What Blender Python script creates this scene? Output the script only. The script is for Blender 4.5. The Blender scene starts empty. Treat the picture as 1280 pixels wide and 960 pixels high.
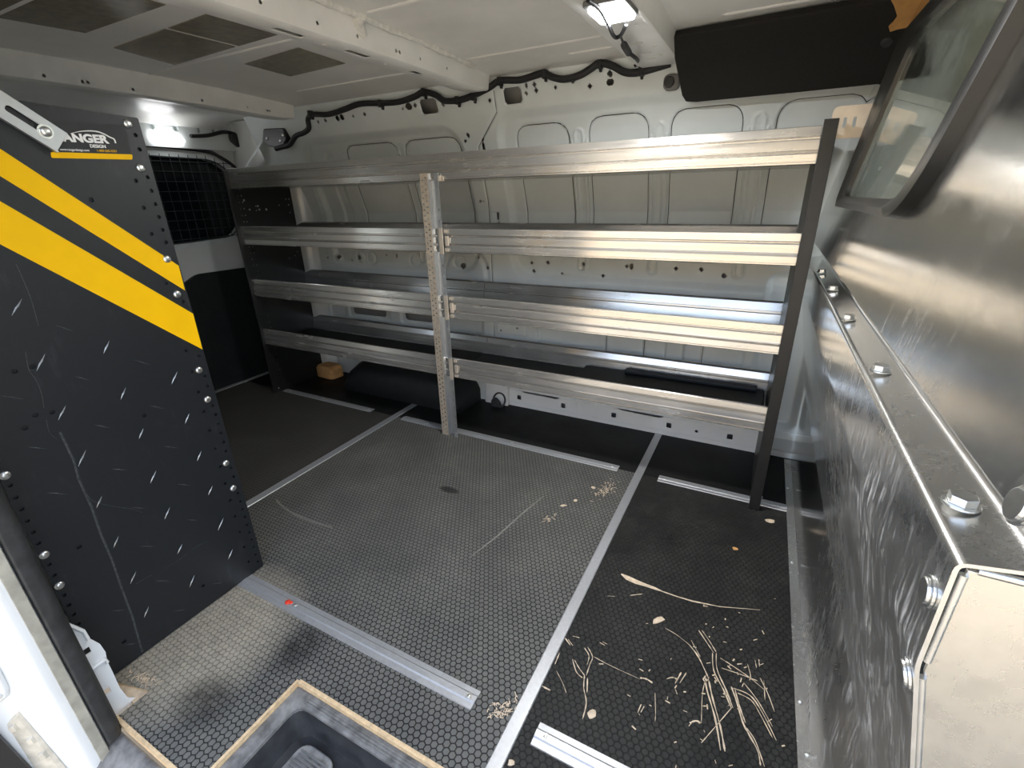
import bpy, bmesh, math, random
import numpy as np
from mathutils import Vector, Matrix
random.seed(7)
PI = math.pi
scene = bpy.context.scene
COL = scene.collection

# ------------------------------------------------------------------ camera model (solved from the photograph)
FPX = 592.858
ROT = np.array([[0.88548968, 0.46402059, -0.02434983],
                [0.15379362, -0.34212818, -0.92698211],
                [-0.43846954, 0.81708825, -0.37431438]])
CAM = np.array([-0.33743447, -1.54451799, 1.03343172])
def ray(px, py): return ROT.T @ np.array([(px-640)/FPX, (py-480)/FPX, 1.0])
def P(px, py, ax, v):
    i = 'xyz'.index(ax); r = ray(px, py); t = (v-CAM[i])/r[i]
    return tuple(float(q) for q in CAM+t*r)
def FL(px, py, z=0.0): return P(px, py, 'z', z)

cd = bpy.data.cameras.new('camera'); cam = bpy.data.objects.new('camera', cd); COL.objects.link(cam)
cd.sensor_width = 36.0; cd.lens = FPX*36.0/1280.0; cd.clip_start = 0.01; cd.clip_end = 200
M = Matrix.Identity(4)
for i in range(3):
    M[i][0] = ROT[0][i]; M[i][1] = -ROT[1][i]; M[i][2] = -ROT[2][i]; M[i][3] = CAM[i]
cam.matrix_world = M
scene.camera = cam

# ------------------------------------------------------------------ materials
def nodes(name):
    m = bpy.data.materials.new(name); m.use_nodes = True
    nt = m.node_tree; b = nt.nodes['Principled BSDF']
    return m, nt, b
def N(nt, t, **kw):
    n = nt.nodes.new(t)
    for k, v in kw.items():
        if k in n.inputs.keys() if isinstance(k, str) else False: n.inputs[k].default_value = v
        else: setattr(n, k, v)
    return n
def noise(nt, scale, detail=4.0, rough=0.55, vec=None, stretch=None):
    tc = nt.nodes.new('ShaderNodeTexCoord'); n = nt.nodes.new('ShaderNodeTexNoise')
    n.inputs['Scale'].default_value = scale; n.inputs['Detail'].default_value = detail; n.inputs['Roughness'].default_value = rough
    src = tc.outputs['Object']
    if stretch:
        mp = nt.nodes.new('ShaderNodeMapping'); mp.inputs['Scale'].default_value = stretch
        nt.links.new(src, mp.inputs['Vector']); src = mp.outputs['Vector']
    nt.links.new(src, n.inputs['Vector'])
    return n.outputs['Fac']
def ramp(nt, fac, stops):
    r = nt.nodes.new('ShaderNodeValToRGB'); els = r.color_ramp.elements
    while len(els) < len(stops): els.new(0.5)
    for e, (p, c) in zip(els, stops):
        e.position = p; e.color = (c, c, c, 1) if isinstance(c, (int, float)) else (*c, 1)
    nt.links.new(fac, r.inputs['Fac']); return r.outputs['Color']
def mathn(nt, op, a, b=None, c=None, clamp=False):
    n = nt.nodes.new('ShaderNodeMath'); n.operation = op; n.use_clamp = clamp
    for i, v in enumerate((a, b, c)):
        if v is None: continue
        if isinstance(v, (int, float)): n.inputs[i].default_value = v
        else: nt.links.new(v, n.inputs[i])
    return n.outputs[0]
def mixc(nt, fac, a, b):
    n = nt.nodes.new('ShaderNodeMix'); n.data_type = 'RGBA'
    for s, v in ((0, fac), (6, a), (7, b)):
        if isinstance(v, (int, float)): n.inputs[s].default_value = v
        elif isinstance(v, tuple): n.inputs[s].default_value = (*v, 1)
        else: nt.links.new(v, n.inputs[s])
    return n.outputs[2]
def bump(nt, b, h, strength=0.3, dist=0.002):
    n = nt.nodes.new('ShaderNodeBump'); n.inputs['Strength'].default_value = strength; n.inputs['Distance'].default_value = dist
    nt.links.new(h, n.inputs['Height']); nt.links.new(n.outputs['Normal'], b.inputs['Normal'])
def simple(name, col, rough=0.5, metal=0.0, var=0.12, scale=30.0, bstr=0.0, coat=0.0, spec=None):
    m, nt, b = nodes(name)
    f = noise(nt, scale)
    lo = tuple(c*(1-var) for c in col); hi = tuple(min(1, c*(1+var)) for c in col)
    nt.links.new(ramp(nt, f, [(0.3, lo), (0.7, hi)]), b.inputs['Base Color'])
    b.inputs['Roughness'].default_value = rough; b.inputs['Metallic'].default_value = metal
    b.inputs['Coat Weight'].default_value = coat
    if spec is not None: b.inputs['Specular IOR Level'].default_value = spec
    if bstr: bump(nt, b, noise(nt, scale*4), bstr, 0.001)
    return m
def metal(name, col, r0, r1, stretch, scale=1.0, scratch=0.0, mt=1.0):
    m, nt, b = nodes(name)
    f = noise(nt, scale, 6, 0.6, stretch=stretch)
    g = noise(nt, 5.0, 5, 0.6)
    nt.links.new(ramp(nt, f, [(0.3, tuple(c*0.86 for c in col)), (0.7, col)]), b.inputs['Base Color'])
    s = mathn(nt, 'MULTIPLY', f, g)
    nt.links.new(ramp(nt, s, [(0.15, r0), (0.45, r1)]), b.inputs['Roughness'])
    b.inputs['Metallic'].default_value = mt
    if scratch: bump(nt, b, f, scratch, 0.0006)
    return m
M_PAINT = simple('body_paint', (0.75, 0.80, 0.80), 0.42, var=0.05, scale=6, coat=0.12)
M_WPAINT = simple('white_gloss_paint', (0.80, 0.81, 0.80), 0.28, var=0.03, scale=8, coat=0.4)
M_ROOF = simple('roof_primer', (0.88, 0.865, 0.825), 0.45, var=0.06, scale=5)
M_RIB = simple('roof_rib_paint', (0.89, 0.88, 0.85), 0.36, var=0.05, scale=9, coat=0.15)
M_SEAL = simple('seam_sealer', (0.78, 0.76, 0.71), 0.5, var=0.15, scale=60, bstr=0.5)
M_PAD = simple('damping_pad', (0.30, 0.27, 0.205), 0.22, metal=0.25, var=0.18, scale=40, bstr=0.35)
M_ALU = metal('extruded_aluminium', (0.70, 0.685, 0.655), 0.15, 0.33, (2.0, 40, 40), 2.0, 0.04, 0.8)
M_ALUD = metal('scuffed_aluminium', (0.74, 0.735, 0.72), 0.16, 0.42, (20, 20, 20), 1.0, 0.2)
M_GALV = metal('galvanised_steel', (0.60, 0.62, 0.635), 0.34, 0.55, (30, 30, 30), 2.0, 0.12, 0.85)
M_ZINC = simple('zinc_bolt', (0.78, 0.79, 0.78), 0.3, metal=1.0, var=0.1, scale=120, bstr=0.15)
M_POST = simple('zinc_yellow_post', (0.66, 0.57, 0.46), 0.42, metal=0.55, var=0.15, scale=60, bstr=0.1)
M_TAN = simple('tan_zinc_plate', (0.70, 0.62, 0.52), 0.38, metal=0.5, var=0.08, scale=30)
M_BLACKMET = simple('black_powder_coat', (0.013, 0.013, 0.013), 0.42, var=0.15, scale=60)
M_BLACK = simple('black_board', (0.012, 0.014, 0.015), 0.5, var=0.3, scale=25, bstr=0.1)
M_RUBBER = simple('black_rubber', (0.035, 0.036, 0.036), 0.55, var=0.35, scale=40, bstr=0.25)
M_CABLE = simple('cable_tape', (0.013, 0.013, 0.015), 0.55, var=0.25, scale=80, bstr=0.3)
M_FELT = simple('black_felt', (0.012, 0.011, 0.010), 0.85, var=0.3, scale=200, bstr=0.3)
M_PAPER = simple('brown_paper', (0.56, 0.30, 0.10), 0.7, var=0.15, scale=30, bstr=0.3)
M_WOOD = simple('raw_plywood', (0.72, 0.575, 0.41), 0.75, var=0.22, scale=70, bstr=0.3)
M_PLYE = simple('plywood_edge', (0.72, 0.53, 0.31), 0.75, var=0.2, scale=90, bstr=0.2)
M_BLOCK = simple('orange_foam', (0.62, 0.33, 0.12), 0.8, var=0.15, scale=40, bstr=0.2)
M_YEL = simple('yellow_vinyl', (0.88, 0.50, 0.0), 0.5, var=0.03, scale=20, spec=0.2)
M_WHITE = simple('white_print', (0.85, 0.85, 0.84), 0.45, var=0.02)
M_RED = simple('red_plastic', (0.75, 0.05, 0.02), 0.4, var=0.1)
M_GROUND = simple('pale_concrete', (0.40, 0.345, 0.26), 0.9, var=0.10, scale=2)
M_STUCCO = simple('cream_stucco', (0.35, 0.28, 0.185), 0.9, var=0.1, scale=1.5)
M_WIRE = simple('painted_wire', (0.03, 0.04, 0.046), 0.5, var=0.1)
M_TRAY = simple('tray_plastic', (0.035, 0.036, 0.038), 0.42, var=0.5, scale=22, bstr=0.3)
M_HEAD = simple('headliner_fabric', (0.46, 0.47, 0.41), 0.95, var=0.18, scale=30, bstr=0.2)
M_DUSTY = simple('dusty_inner_sill', (0.62, 0.57, 0.47), 0.7, var=0.2, scale=40)
M_SKIN = simple('outer_skin', (0.35, 0.355, 0.35), 0.5, var=0.05)
M_GREYPL = simple('grey_plastic', (0.16, 0.16, 0.155), 0.5, var=0.1)
M_GASKET = simple('window_gasket', (0.022, 0.021, 0.018), 0.32, var=0.15, scale=12)
M_TRIMSTRIP = metal('strip_aluminium', (0.56, 0.57, 0.58), 0.36, 0.5, (60, 60, 60), 2.0, 0.12, 0.6)

# black ABS with scuffs
m, nt, b = nodes('black_abs'); M_ABS = m
f = noise(nt, 7.0, 8, 0.7); g = noise(nt, 60.0, 6, 0.7, stretch=(1, 1, 0.25))
sc = mathn(nt, 'MULTIPLY', ramp(nt, f, [(0.52, 0.0), (0.75, 1.0)]), ramp(nt, g, [(0.5, 0.0), (0.75, 1.0)]))
nt.links.new(mixc(nt, sc, (0.011, 0.013, 0.0155), (0.06, 0.062, 0.064)), b.inputs['Base Color'])
b.inputs['Roughness'].default_value = 0.4; bump(nt, b, g, 0.1, 0.0005)

# bulkhead polished aluminium with scratches running down the sheet
m, nt, b = nodes('polished_sheet'); M_SHEET = m
f = noise(nt, 1.0, 9, 0.72, stretch=(150, 150, 15)); g = noise(nt, 11.0, 10, 0.75)
h = noise(nt, 2.0, 6, 0.7, stretch=(10, 60, 12))
sc = mathn(nt, 'MULTIPLY', ramp(nt, g, [(0.45, 0.0), (0.70, 1.0)]), ramp(nt, f, [(0.49, 0.0), (0.60, 1.0)]))
tcs = nt.nodes.new('ShaderNodeTexCoord'); sps = nt.nodes.new('ShaderNodeSeparateXYZ'); nt.links.new(tcs.outputs['Object'], sps.inputs[0])
near = ramp(nt, mathn(nt, 'ADD', mathn(nt, 'MULTIPLY', sps.outputs[1], -0.9), 0.5), [(0.15, 0.0), (0.95, 1.0)])   # handled, more scratched towards the door
low = ramp(nt, sps.outputs[2], [(0.70, 1.0), (0.95, 0.25)])
wearm = mathn(nt, 'MULTIPLY', near, low)
sc = mathn(nt, 'MULTIPLY', mathn(nt, 'MULTIPLY', sc, ramp(nt, sps.outputs[2], [(0.78, 1.0), (0.797, 0.15), (0.84, 0.15), (0.86, 1.0)])), mathn(nt, 'ADD', wearm, 0.15))
nt.links.new(mixc(nt, sc, (0.66, 0.655, 0.635), (0.78, 0.78, 0.77)), b.inputs['Base Color'])
rr = mathn(nt, 'ADD', mathn(nt, 'MULTIPLY', sc, mathn(nt, 'ADD', mathn(nt, 'MULTIPLY', wearm, 0.28), 0.14)), mathn(nt, 'ADD', mathn(nt, 'MULTIPLY', wearm, 0.22), ramp(nt, g, [(0.35, 0.075), (0.7, 0.14)])))
nt.links.new(rr, b.inputs['Roughness'])
nt.links.new(mathn(nt, 'SUBTRACT', 1.0, mathn(nt, 'MULTIPLY', wearm, mathn(nt, 'ADD', mathn(nt, 'MULTIPLY', sc, 0.75), 0.05))), b.inputs['Metallic'])
bump(nt, b, mathn(nt, 'ADD', mathn(nt, 'MULTIPLY', h, 0.6), f), 0.06, 0.0008)

# glass
m, nt, b = nodes('partition_glass'); M_GLASS = m
b.inputs['Base Color'].default_value = (0.72, 0.77, 0.72, 1); b.inputs['Transmission Weight'].default_value = 1.0
nt.links.new(ramp(nt, noise(nt, 14, 6, 0.7), [(0.4, 0.02), (0.8, 0.12)]), b.inputs['Roughness']); b.inputs['IOR'].default_value = 1.5
m, nt, b = nodes('dark_privacy_glass'); M_DGLASS = m
nt.links.new(ramp(nt, noise(nt, 4), [(0.3, (0.004, 0.007, 0.010)), (0.7, (0.007, 0.010, 0.014))]), b.inputs['Base Color'])
b.inputs['Roughness'].default_value = 0.12

# rubber hexagon mat
m, nt, b = nodes('hexagon_mat'); M_MAT = m
PITCH = 0.0147
tc = nt.nodes.new('ShaderNodeTexCoord')
def vm(op, a, bb=None):
    n = nt.nodes.new('ShaderNodeVectorMath'); n.operation = op
    for i, v in enumerate((a, bb)):
        if v is None: continue
        if isinstance(v, tuple): n.inputs[i].default_value = v
        else: nt.links.new(v, n.inputs[i])
    return n
pp = vm('MULTIPLY', tc.outputs['Object'], (1/PITCH, 1/PITCH, 0.0)).outputs[0]
Rv = (1.0, 1.7320508, 1.0); Rh = (0.5, 0.8660254, 0.5)
def cell(v):
    q = vm('FRACTION', vm('DIVIDE', v, Rv).outputs[0]).outputs[0]
    return vm('SUBTRACT', vm('MULTIPLY', q, Rv).outputs[0], Rh).outputs[0]
ca = vm('MULTIPLY', cell(pp), (1.0, 1.0, 0.0)).outputs[0]
cb = vm('MULTIPLY', cell(vm('SUBTRACT', pp, Rh).outputs[0]), (1.0, 1.0, 0.0)).outputs[0]
sel = mathn(nt, 'LESS_THAN', vm('LENGTH', ca).outputs['Value'], vm('LENGTH', cb).outputs['Value'])
mx = nt.nodes.new('ShaderNodeMix'); mx.data_type = 'VECTOR'
nt.links.new(sel, mx.inputs[0]); nt.links.new(cb, mx.inputs[4]); nt.links.new(ca, mx.inputs[5])
gv = vm('ABSOLUTE', mx.outputs[1]).outputs[0]
sx = nt.nodes.new('ShaderNodeSeparateXYZ'); nt.links.new(gv, sx.inputs[0])
hd = mathn(nt, 'MAXIMUM', sx.outputs[0], vm('DOT_PRODUCT', gv, (0.5, 0.8660254, 0.0)).outputs['Value'])
coin = ramp(nt, hd, [(0.39, 1.0), (0.455, 0.0)])
# no hexagons on the plain board behind the shelf strip
sp = nt.nodes.new('ShaderNodeSeparateXYZ'); nt.links.new(tc.outputs['Object'], sp.inputs[0])
front = mathn(nt, 'LESS_THAN', sp.outputs[1], 0.085)
coin = mathn(nt, 'MULTIPLY', coin, front)
d1 = noise(nt, 5.0, 8, 0.65); d2 = noise(nt, 40.0, 6, 0.7)
def blob(cx, cy, rx, ry):
    dx = mathn(nt, 'DIVIDE', mathn(nt, 'SUBTRACT', sp.outputs[0], cx), rx)
    dy = mathn(nt, 'DIVIDE', mathn(nt, 'SUBTRACT', sp.outputs[1], cy), ry)
    r2 = mathn(nt, 'ADD', mathn(nt, 'MULTIPLY', dx, dx), mathn(nt, 'MULTIPLY', dy, dy))
    return mathn(nt, 'SUBTRACT', 1.0, mathn(nt, 'POWER', r2, 0.5), clamp=True)
dust = mathn(nt, 'MULTIPLY', ramp(nt, d1, [(0.36, 0.0), (0.70, 1.0)]), ramp(nt, d2, [(0.3, 0.35), (0.7, 1.0)]))
sand = blob(-1.47, -1.13, 0.24, 0.26)
sand = mathn(nt, 'MULTIPLY', mathn(nt, 'MULTIPLY', sand, 2.2, clamp=True), ramp(nt, d2, [(0.25, 0.5), (0.6, 1.0)]))
oil = mathn(nt, 'MULTIPLY', mathn(nt, 'ADD', blob(-1.22, -1.05, 0.07, 0.09), blob(-1.30, -1.24, 0.09, 0.07), clamp=True), 1.6, clamp=True)
oil2 = mathn(nt, 'MULTIPLY', blob(-1.27, -0.33, 0.05, 0.02), 3.0, clamp=True)
oil = mathn(nt, 'MULTIPLY', oil, ramp(nt, d2, [(0.3, 0.2), (0.6, 1.0)]))
oil = mathn(nt, 'MAXIMUM', oil, oil2)
worn = mathn(nt, 'MULTIPLY', mathn(nt, 'LESS_THAN', sp.outputs[0], -0.66), mathn(nt, 'GREATER_THAN', sp.outputs[0], -1.88))
rearw = mathn(nt, 'LESS_THAN', sp.outputs[0], -1.89)
coinc = mixc(nt, worn, (0.017, 0.017, 0.016), (0.125, 0.123, 0.113))
coinc = mixc(nt, rearw, coinc, (0.075, 0.070, 0.062))
base = mixc(nt, coin, (0.013, 0.013, 0.0125), coinc)
base = mixc(nt, mathn(nt, 'MULTIPLY', mathn(nt, 'MULTIPLY', mathn(nt, 'MULTIPLY', dust, mathn(nt, 'ADD', mathn(nt, 'MULTIPLY', worn, 0.72), 0.28)), front), mathn(nt, 'ADD', mathn(nt, 'MULTIPLY', coin, 0.45), 0.1)), base, (0.26, 0.25, 0.215))
base = mixc(nt, mathn(nt, 'MULTIPLY', sand, mathn(nt, 'ADD', mathn(nt, 'MULTIPLY', coin, 0.3), 0.65)), base, (0.42, 0.375, 0.29))
base = mixc(nt, mathn(nt, 'MULTIPLY', oil, 0.75), base, (0.012, 0.012, 0.012))
nt.links.new(base, b.inputs['Base Color'])
nt.links.new(ramp(nt, d1, [(0.3, 0.42), (0.7, 0.62)]), b.inputs['Roughness'])
b.inputs['Specular IOR Level'].default_value = 0.18
bump(nt, b, mathn(nt, 'ADD', coin, mathn(nt, 'MULTIPLY', d2, 0.25)), 0.7, 0.0016)

def emit(name, col, s):
    m, nt, b = nodes(name)
    nt.links.new(ramp(nt, noise(nt, 90), [(0.3, tuple(c*0.85 for c in col)), (0.7, col)]), b.inputs['Emission Color'])
    b.inputs['Emission Strength'].default_value = s; b.inputs['Base Color'].default_value = (0.8, 0.8, 0.8, 1)
    return m
M_LAMP = emit('lamp_lens', (1.0, 1.0, 1.0), 9.0); M_LAMPR = emit('rear_lamp_lens', (1.0, 1.0, 1.0), 3.0)

# ------------------------------------------------------------------ geometry helpers
ORI = {}
def rounded(pts, r, n=5):
    out = []; k = len(pts)
    rs = r if isinstance(r, (list, tuple)) else [r]*k
    for i in range(k):
        p = np.array(pts[i], float); a = np.array(pts[i-1], float)-p; c = np.array(pts[(i+1) % k], float)-p
        la, lc = np.linalg.norm(a), np.linalg.norm(c); rr = min(rs[i], la*0.49, lc*0.49)
        if rr < 1e-6: out.append(tuple(p)); continue
        p0 = p+a/la*rr; p1 = p+c/lc*rr
        for j in range(n+1):
            t = j/n; out.append(tuple((1-t)**2*p0+2*t*(1-t)*p+t*t*p1))
    return out
def rrect(cx, cy, w, h, r, n=5):
    return rounded([(cx-w/2, cy-h/2), (cx+w/2, cy-h/2), (cx+w/2, cy+h/2), (cx-w/2, cy+h/2)], r, n)
def circ(cx, cy, r, n=20, a0=0): return [(cx+r*math.cos(a0+2*PI*i/n), cy+r*math.sin(a0+2*PI*i/n)) for i in range(n)]
class MB:
    def __init__(s): s.v = []; s.f = []; s.mi = []; s.cur = 0
    def mat(s, i): s.cur = i; return s
    def add(s, vs, fs):
        o = len(s.v); s.v += [tuple(map(float, q)) for q in vs]; s.f += [tuple(o+i for i in q) for q in fs]; s.mi += [s.cur]*len(fs); return s
    def box(s, x0, x1, y0, y1, z0, z1):
        vs = [(x, y, z) for x in (x0, x1) for y in (y0, y1) for z in (z0, z1)]
        return s.add(vs, [(0, 1, 3, 2), (4, 6, 7, 5), (0, 4, 5, 1), (2, 3, 7, 6), (0, 2, 6, 4), (1, 5, 7, 3)])
    def prism(s, poly, ax, a, b):          # polygon in the two other axes (cyclic order), extruded along ax
        k = len(poly)
        def pt(p, v):
            if ax == 'x': return (v, p[0], p[1])
            if ax == 'y': return (p[0], v, p[1])
            return (p[0], p[1], v)
        vs = [pt(p, a) for p in poly]+[pt(p, b) for p in poly]
        fs = [tuple(range(k))[::-1], tuple(range(k, 2*k))]+[(i, (i+1) % k, k+(i+1) % k, k+i) for i in range(k)]
        return s.add(vs, fs)
    def loft(s, A, B, cap=True):           # two equal-length loops of 3D points
        k = len(A); fs = [(i, (i+1) % k, k+(i+1) % k, k+i) for i in range(k)]
        if cap: fs += [tuple(range(k))[::-1], tuple(range(k, 2*k))]
        return s.add(list(A)+list(B), fs)
    def sweep(s, loops, cap=True, close=True):
        k = len(loops[0]); vs = [p for l in loops for p in l]; fs = []
        for j in range(len(loops)-1):
            for i in range(k if close else k-1): fs.append((j*k+i, j*k+(i+1) % k, (j+1)*k+(i+1) % k, (j+1)*k+i))
        if cap and close: fs += [tuple(range(k))[::-1], tuple((len(loops)-1)*k+i for i in range(k))]
        return s.add(vs, fs)
    def cyl(s, p0, p1, r0, r1=None, n=16, a0=0):
        p0 = Vector(p0); p1 = Vector(p1); r1 = r0 if r1 is None else r1
        d = (p1-p0).normalized(); u = d.orthogonal().normalized(); w = d.cross(u)
        A = [p0+(u*math.cos(a0+2*PI*i/n)+w*math.sin(a0+2*PI*i/n))*r0 for i in range(n)]
        B = [p1+(u*math.cos(a0+2*PI*i/n)+w*math.sin(a0+2*PI*i/n))*r1 for i in range(n)]
        return s.loft(A, B)
    def dome(s, p, d, r, h, n=16):         # round bolt head
        p = Vector(p); d = Vector(d).normalized(); u = d.orthogonal().normalized(); w = d.cross(u); L = []
        for k, (rr, hh) in enumerate(((1, 0), (1, 0.35), (0.86, 0.7), (0.55, 0.95), (0.2, 1.0))):
            L.append([p+d*(h*hh)+(u*math.cos(2*PI*i/n)+w*math.sin(2*PI*i/n))*r*rr for i in range(n)])
        return s.sweep(L)
    def tube(s, pts, r, n=8):
        pts = [Vector(q) for q in pts]; L = []; u = None
        for i, q in enumerate(pts):
            t = (pts[min(i+1, len(pts)-1)]-pts[max(i-1, 0)]).normalized()
            u = t.orthogonal().normalized() if u is None else (u-t*u.dot(t)).normalized()
            w = t.cross(u); rr = r[i] if isinstance(r, (list, tuple)) else r
            L.append([q+(u*math.cos(2*PI*k/n)+w*math.sin(2*PI*k/n))*rr for k in range(n)])
        return s.sweep(L)
    def ribbon(s, pts, widths, z, h=0.0004):   # a thin low strip lying on the floor
        pts = [Vector((q[0], q[1], 0)) for q in pts]; L = []
        for i, q in enumerate(pts):
            t = (pts[min(i+1, len(pts)-1)]-pts[max(i-1, 0)]).normalized(); nrm = Vector((-t.y, t.x, 0))
            w = widths[i] if isinstance(widths, (list, tuple)) else widths
            a = q+nrm*w/2; c = q-nrm*w/2
            L.append([(a.x, a.y, z), (a.x, a.y, z+h), (c.x, c.y, z+h), (c.x, c.y, z)])
        return s.sweep(L)
    def build(s, name, mats, parent=None, bevel=0.0, smooth=None, seg=2):
        o0 = ORI.get(parent.name, (0, 0, 0)) if parent else (0, 0, 0)
        me = bpy.data.meshes.new(name)
        me.from_pydata([(x-o0[0], y-o0[1], z-o0[2]) for x, y, z in s.v], [], s.f)
        mats = mats if isinstance(mats, (list, tuple)) else [mats]
        for mm in mats: me.materials.append(mm)
        me.polygons.foreach_set('material_index', s.mi)
        bm = bmesh.new(); bm.from_mesh(me); bmesh.ops.recalc_face_normals(bm, faces=bm.faces); bm.to_mesh(me); bm.free()
        ob = bpy.data.objects.new(name, me); COL.objects.link(ob)
        if parent: ob.parent = parent; ORI[ob.name] = o0
        if bevel:
            md = ob.modifiers.new('bevel', 'BEVEL'); md.width = bevel; md.segments = seg; md.limit_method = 'ANGLE'; md.angle_limit = math.radians(40)
        if smooth is not None:
            for p in me.polygons: p.use_smooth = True
            me.set_sharp_from_angle(angle=math.radians(smooth))
        return ob
def tag(o, label=None, cat=None, group=None, kind=None):
    for k, v in (('label', label), ('category', cat), ('group', group), ('kind', kind)):
        if v: o[k] = v
    return o
def thing(name, loc, label, cat, group=None):
    e = bpy.data.objects.new(name, None); COL.objects.link(e); e.location = loc; e.empty_display_size = 0.05
    ORI[e.name] = tuple(loc); return tag(e, label, cat, group)
def struct(o, name=None): o['kind'] = 'structure'; return o
def punch(ob, cut):                        # real holes through a part
    c = cut.build('cutter_tmp', ob.data.materials[0])
    o0 = ORI.get(ob.parent.name, (0, 0, 0)) if ob.parent else (0, 0, 0)
    for v in c.data.vertices: v.co -= Vector(o0)
    md = ob.modifiers.new('holes', 'BOOLEAN'); md.operation = 'DIFFERENCE'; md.solver = 'EXACT'; md.object = c
    par = ob.parent
    if par: c.parent = par
    bpy.context.view_layer.update()
    dg = bpy.context.evaluated_depsgraph_get()
    me = bpy.data.meshes.new_from_object(ob.evaluated_get(dg))
    ob.modifiers.clear(); ob.data = me
    cm = c.data; bpy.data.objects.remove(c); bpy.data.meshes.remove(cm)
    return ob
def copy_tree(o, off, label=None):
    c = o.copy(); COL.objects.link(c); c.location = Vector(o.location)+Vector(off); ORI[c.name] = tuple(c.location)
    if label: c['label'] = label
    for ch in list(o.children):
        d = ch.copy(); COL.objects.link(d); d.parent = c
        for g2 in list(ch.children):
            e = g2.copy(); COL.objects.link(e); e.parent = d
    return c
def spline(pts, n=8):
    pts = [Vector(q) for q in pts]; out = []
    for i in range(len(pts)-1):
        p0 = pts[max(i-1, 0)]; p1 = pts[i]; p2 = pts[i+1]; p3 = pts[min(i+2, len(pts)-1)]
        for j in range(n):
            t = j/n
            out.append(0.5*((2*p1)+(p2-p0)*t+(2*p0-5*p1+4*p2-p3)*t*t+(3*p1-p0-3*p2+p3)*t**3))
    return out+[pts[-1]]
def text(body, size, name, m, parent, origin, right=(0, 1, 0), up=(0, 0, 1), offset=0.0, sx=1.0, depth=0.0003, shear=0.0):
    cu = bpy.data.curves.new('t', 'FONT'); cu.body = body; cu.size = size; cu.extrude = depth; cu.offset = offset; cu.shear = shear
    to = bpy.data.objects.new('t', cu); COL.objects.link(to)
    bpy.context.view_layer.update()
    me = bpy.data.meshes.new_from_object(to.evaluated_get(bpy.context.evaluated_depsgraph_get()))
    bpy.data.objects.remove(to)
    r = Vector(right); u = Vector(up); n = r.cross(u); o0 = Vector(ORI.get(parent.name, (0, 0, 0))); og = Vector(origin)
    for v in me.vertices: v.co = og+r*(v.co.x*sx)+u*v.co.y+n*v.co.z-o0
    me.materials.clear(); me.materials.append(m)
    ob = bpy.data.objects.new(name, me); COL.objects.link(ob); ob.parent = parent; ORI[ob.name] = tuple(o0)
    return ob

# ================================================================== SETTING
# floor: plywood board with a rubber top, notched for the step well and at the pillar
FX0, FX1 = -3.14, 1.2
outline = [(FX0, 0.54), (FX0, -1.36), (-1.56, -1.36), (-1.56, -1.315), (-1.436, -1.284), (-1.436, -1.353), (-1.147, -1.353), (-1.147, -1.117), (0.30, -1.117), (0.30, -1.353), (FX1, -1.353), (FX1, 0.54)]
M_SKIRT = metal('skirt_sheet', (0.50, 0.495, 0.475), 0.16, 0.34, (60, 60, 8), 1.5, 0.05, 0.75)
fl = MB(); k = len(outline)
fl.mat(0).add([(x, y, 0) for x, y in outline], [tuple(range(k))])
fl.mat(1)
for i in range(k):
    (xa, ya), (xb, yb) = outline[i], outline[(i+1) % k]
    fl.add([(xa, ya, 0), (xb, yb, 0), (xb, yb, -0.014), (xa, ya, -0.014)], [(0, 1, 2, 3)])
fl.add([(x, y, -0.014) for x, y in outline], [tuple(range(k))])
floor = struct(fl.build('floor', [M_MAT, M_PLYE]))
# the bare plywood rim round the step well and the notch (the rubber stops a little short of the board's edge)
rim = MB()
rim.box(-1.154, -1.147, -1.353, -1.112, -0.0005, 0.0012)
rim.box(-1.147, 0.0, -1.117, -1.108, -0.0005, 0.0012)
rim.box(-1.436, -1.15, -1.353, -1.346, -0.0005, 0.0012)
struct(rim.build('trim_1', M_PLYE))
n_ = MB(); n_.prism([(-1.55, -1.312), (-1.55, -1.290), (-1.425, -1.281), (-1.425, -1.3), (-1.44, -1.315)], 'z', -0.013, -0.004)
struct(n_.build('trim_2', M_WOOD))

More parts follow.
